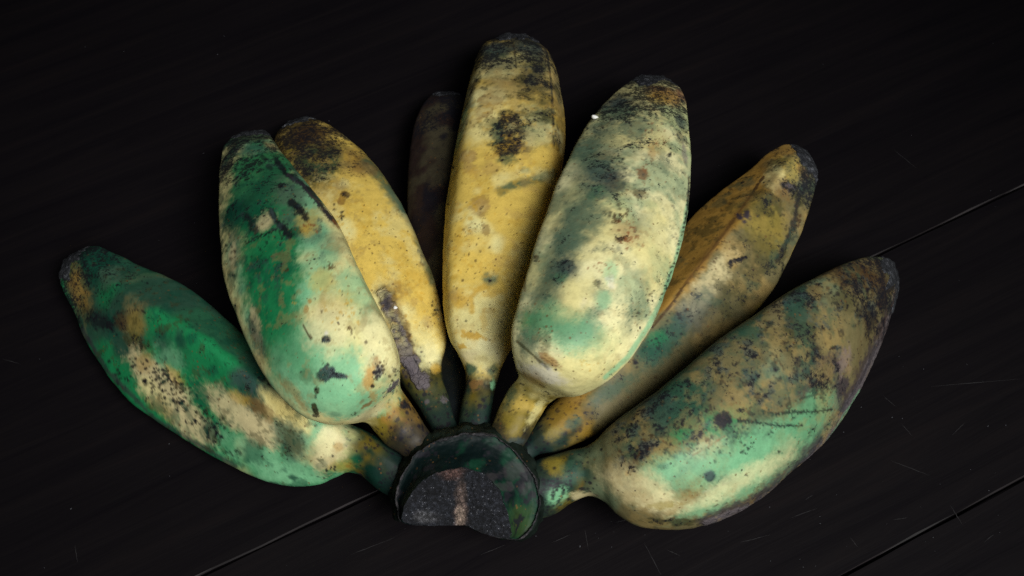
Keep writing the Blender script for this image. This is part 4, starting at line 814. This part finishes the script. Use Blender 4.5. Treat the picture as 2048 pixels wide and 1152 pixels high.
for key, x, y, rx, ry, lab in ((6, 1190, 236, 7, 4.5, 'white grain stuck to the left edge of the pale topmost banana near its tip'),
                               (3, 790, 617, 4, 4, 'tiny white grain beside the grey scab on the half hidden yellow banana')):
    f = FR[key]; i_ = f.fi = np.nonzero(f.face)[0]; i_ = i_[np.argmin((f.px[i_] - x) ** 2 + (f.py[i_] - y) ** 2)]
    pt = f.P[i_]; m = f.dep[i_] / FPX; vs, fs = pebble(rg, 12, 8); nrm = f.N.reshape(-1, 3)[i_]
    L = vs[:, :1] * (RTV * 0.94 - UPV * 0.34) * rx * m + vs[:, 1:2] * (UPV * 0.94 + RTV * 0.34) * ry * m + vs[:, 2:] * VDIR * ry * m
    o = link('crumb', L, fs, CRUMB); o.location = pt + nrm * ry * m * 0.45
    o['label'] = lab; o['category'] = 'crumb'; o['group'] = 'white grains on the bananas'
# dust
vs_, fs_ = [], []
for _ in range(150):
    x = rg.uniform(20, 2030); y = rg.uniform(60, 1140)
    if rg.random() < 0.6: x = rg.uniform(1100, 2030); y = rg.uniform(700, 1140)
    c_ = unproj(x, y, 0); v, fc = pebble(rg, 6, 4); r = 10 ** rg.uniform(-4.25, -3.72)
    b0 = len(vs_); a = rg.uniform(0, 3.14); el = rg.uniform(1, 2.2)
    for q_ in v: vs_.append((c_[0] + r * el * (q_[0] * math.cos(a) - 0.5 * q_[1] * math.sin(a)), c_[1] + r * el * (q_[0] * math.sin(a) + 0.5 * q_[1] * math.cos(a)), r * 0.5 + q_[2] * r * 0.5))
    fs_ += [tuple(b0 + k_ for k_ in t_) for t_ in fc]
o = link('dust', vs_, fs_, flat('dust_grey', (0.06, 0.063, 0.072), 0.8, 0.4, 700)); o['kind'] = 'stuff'
o['label'] = 'fine pale dust specks scattered over the dark planks'; o['category'] = 'dust'
# scratches: shallow worn lines in the finish
vs_, fs_ = [], []
def scratch(pts, w):
    P_ = [unproj(x, y, 0) for x, y in pts]; n = 14; b0 = len(vs_)
    for i in range(n + 1):
        t_ = i / n * (len(P_) - 1); k_ = min(int(t_), len(P_) - 2); a = P_[k_] + (P_[k_ + 1] - P_[k_]) * (t_ - k_)
        d = P_[k_ + 1] - P_[k_]; d = d / np.linalg.norm(d); s_ = np.array([-d[1], d[0], 0])
        ww = w * 0.5 * (0.25 + math.sin(math.pi * i / n)) * rg.uniform(0.4, 1.2); a = a + s_ * rg.uniform(-1, 1) * w * 0.4
        for g_ in (1, -1): q_ = a + s_ * ww * g_; vs_.append((q_[0], q_[1], 0.00006))
    for i in range(n): k_ = b0 + i * 2; fs_.append((k_, k_ + 1, k_ + 3, k_ + 2))
for pts in ([(1781, 921), (1858, 951)], [(1581, 1036), (1633, 1017)], [(1766, 792), (1792, 814)], [(1803, 848), (1824, 872)], [(1288, 1085), (1322, 1150)], [(1862, 773), (2040, 758)], [(1788, 300), (1833, 337)],
            [(1610, 1000), (1625, 990)], [(1230, 1045), (1262, 1038)], [(1105, 1085), (1140, 1070)], [(1335, 1100), (1360, 1112)], [(1900, 1010), (1925, 1050)], [(1700, 1075), (1716, 1095)], [(1480, 1085), (1540, 1070)], [(1170, 1060), (1177, 1100)],
            [(1650, 700), (1690, 690)], [(700, 1110), (790, 1075)], [(150, 1090), (155, 1125)], [(5, 718), (40, 728)], [(960, 1110), (1010, 1090)], [(1905, 870), (1930, 845)]):
    scratch(pts, 0.00017)
for _ in range(6):
    x = rg.uniform(1080, 2040); y = rg.uniform(620, 1145); a = rg.gauss(-0.45, 0.5); l = rg.uniform(8, 45)
    scratch([(x, y), (x + l * math.cos(a), y + l * math.sin(a))], rg.uniform(0.00008, 0.00016))
o = link('scratches', vs_, fs_, flat('worn_finish', (0.0085, 0.0075, 0.0085), 0.7, 0.5, 900), None); o.parent = table; o['kind'] = 'stuff'
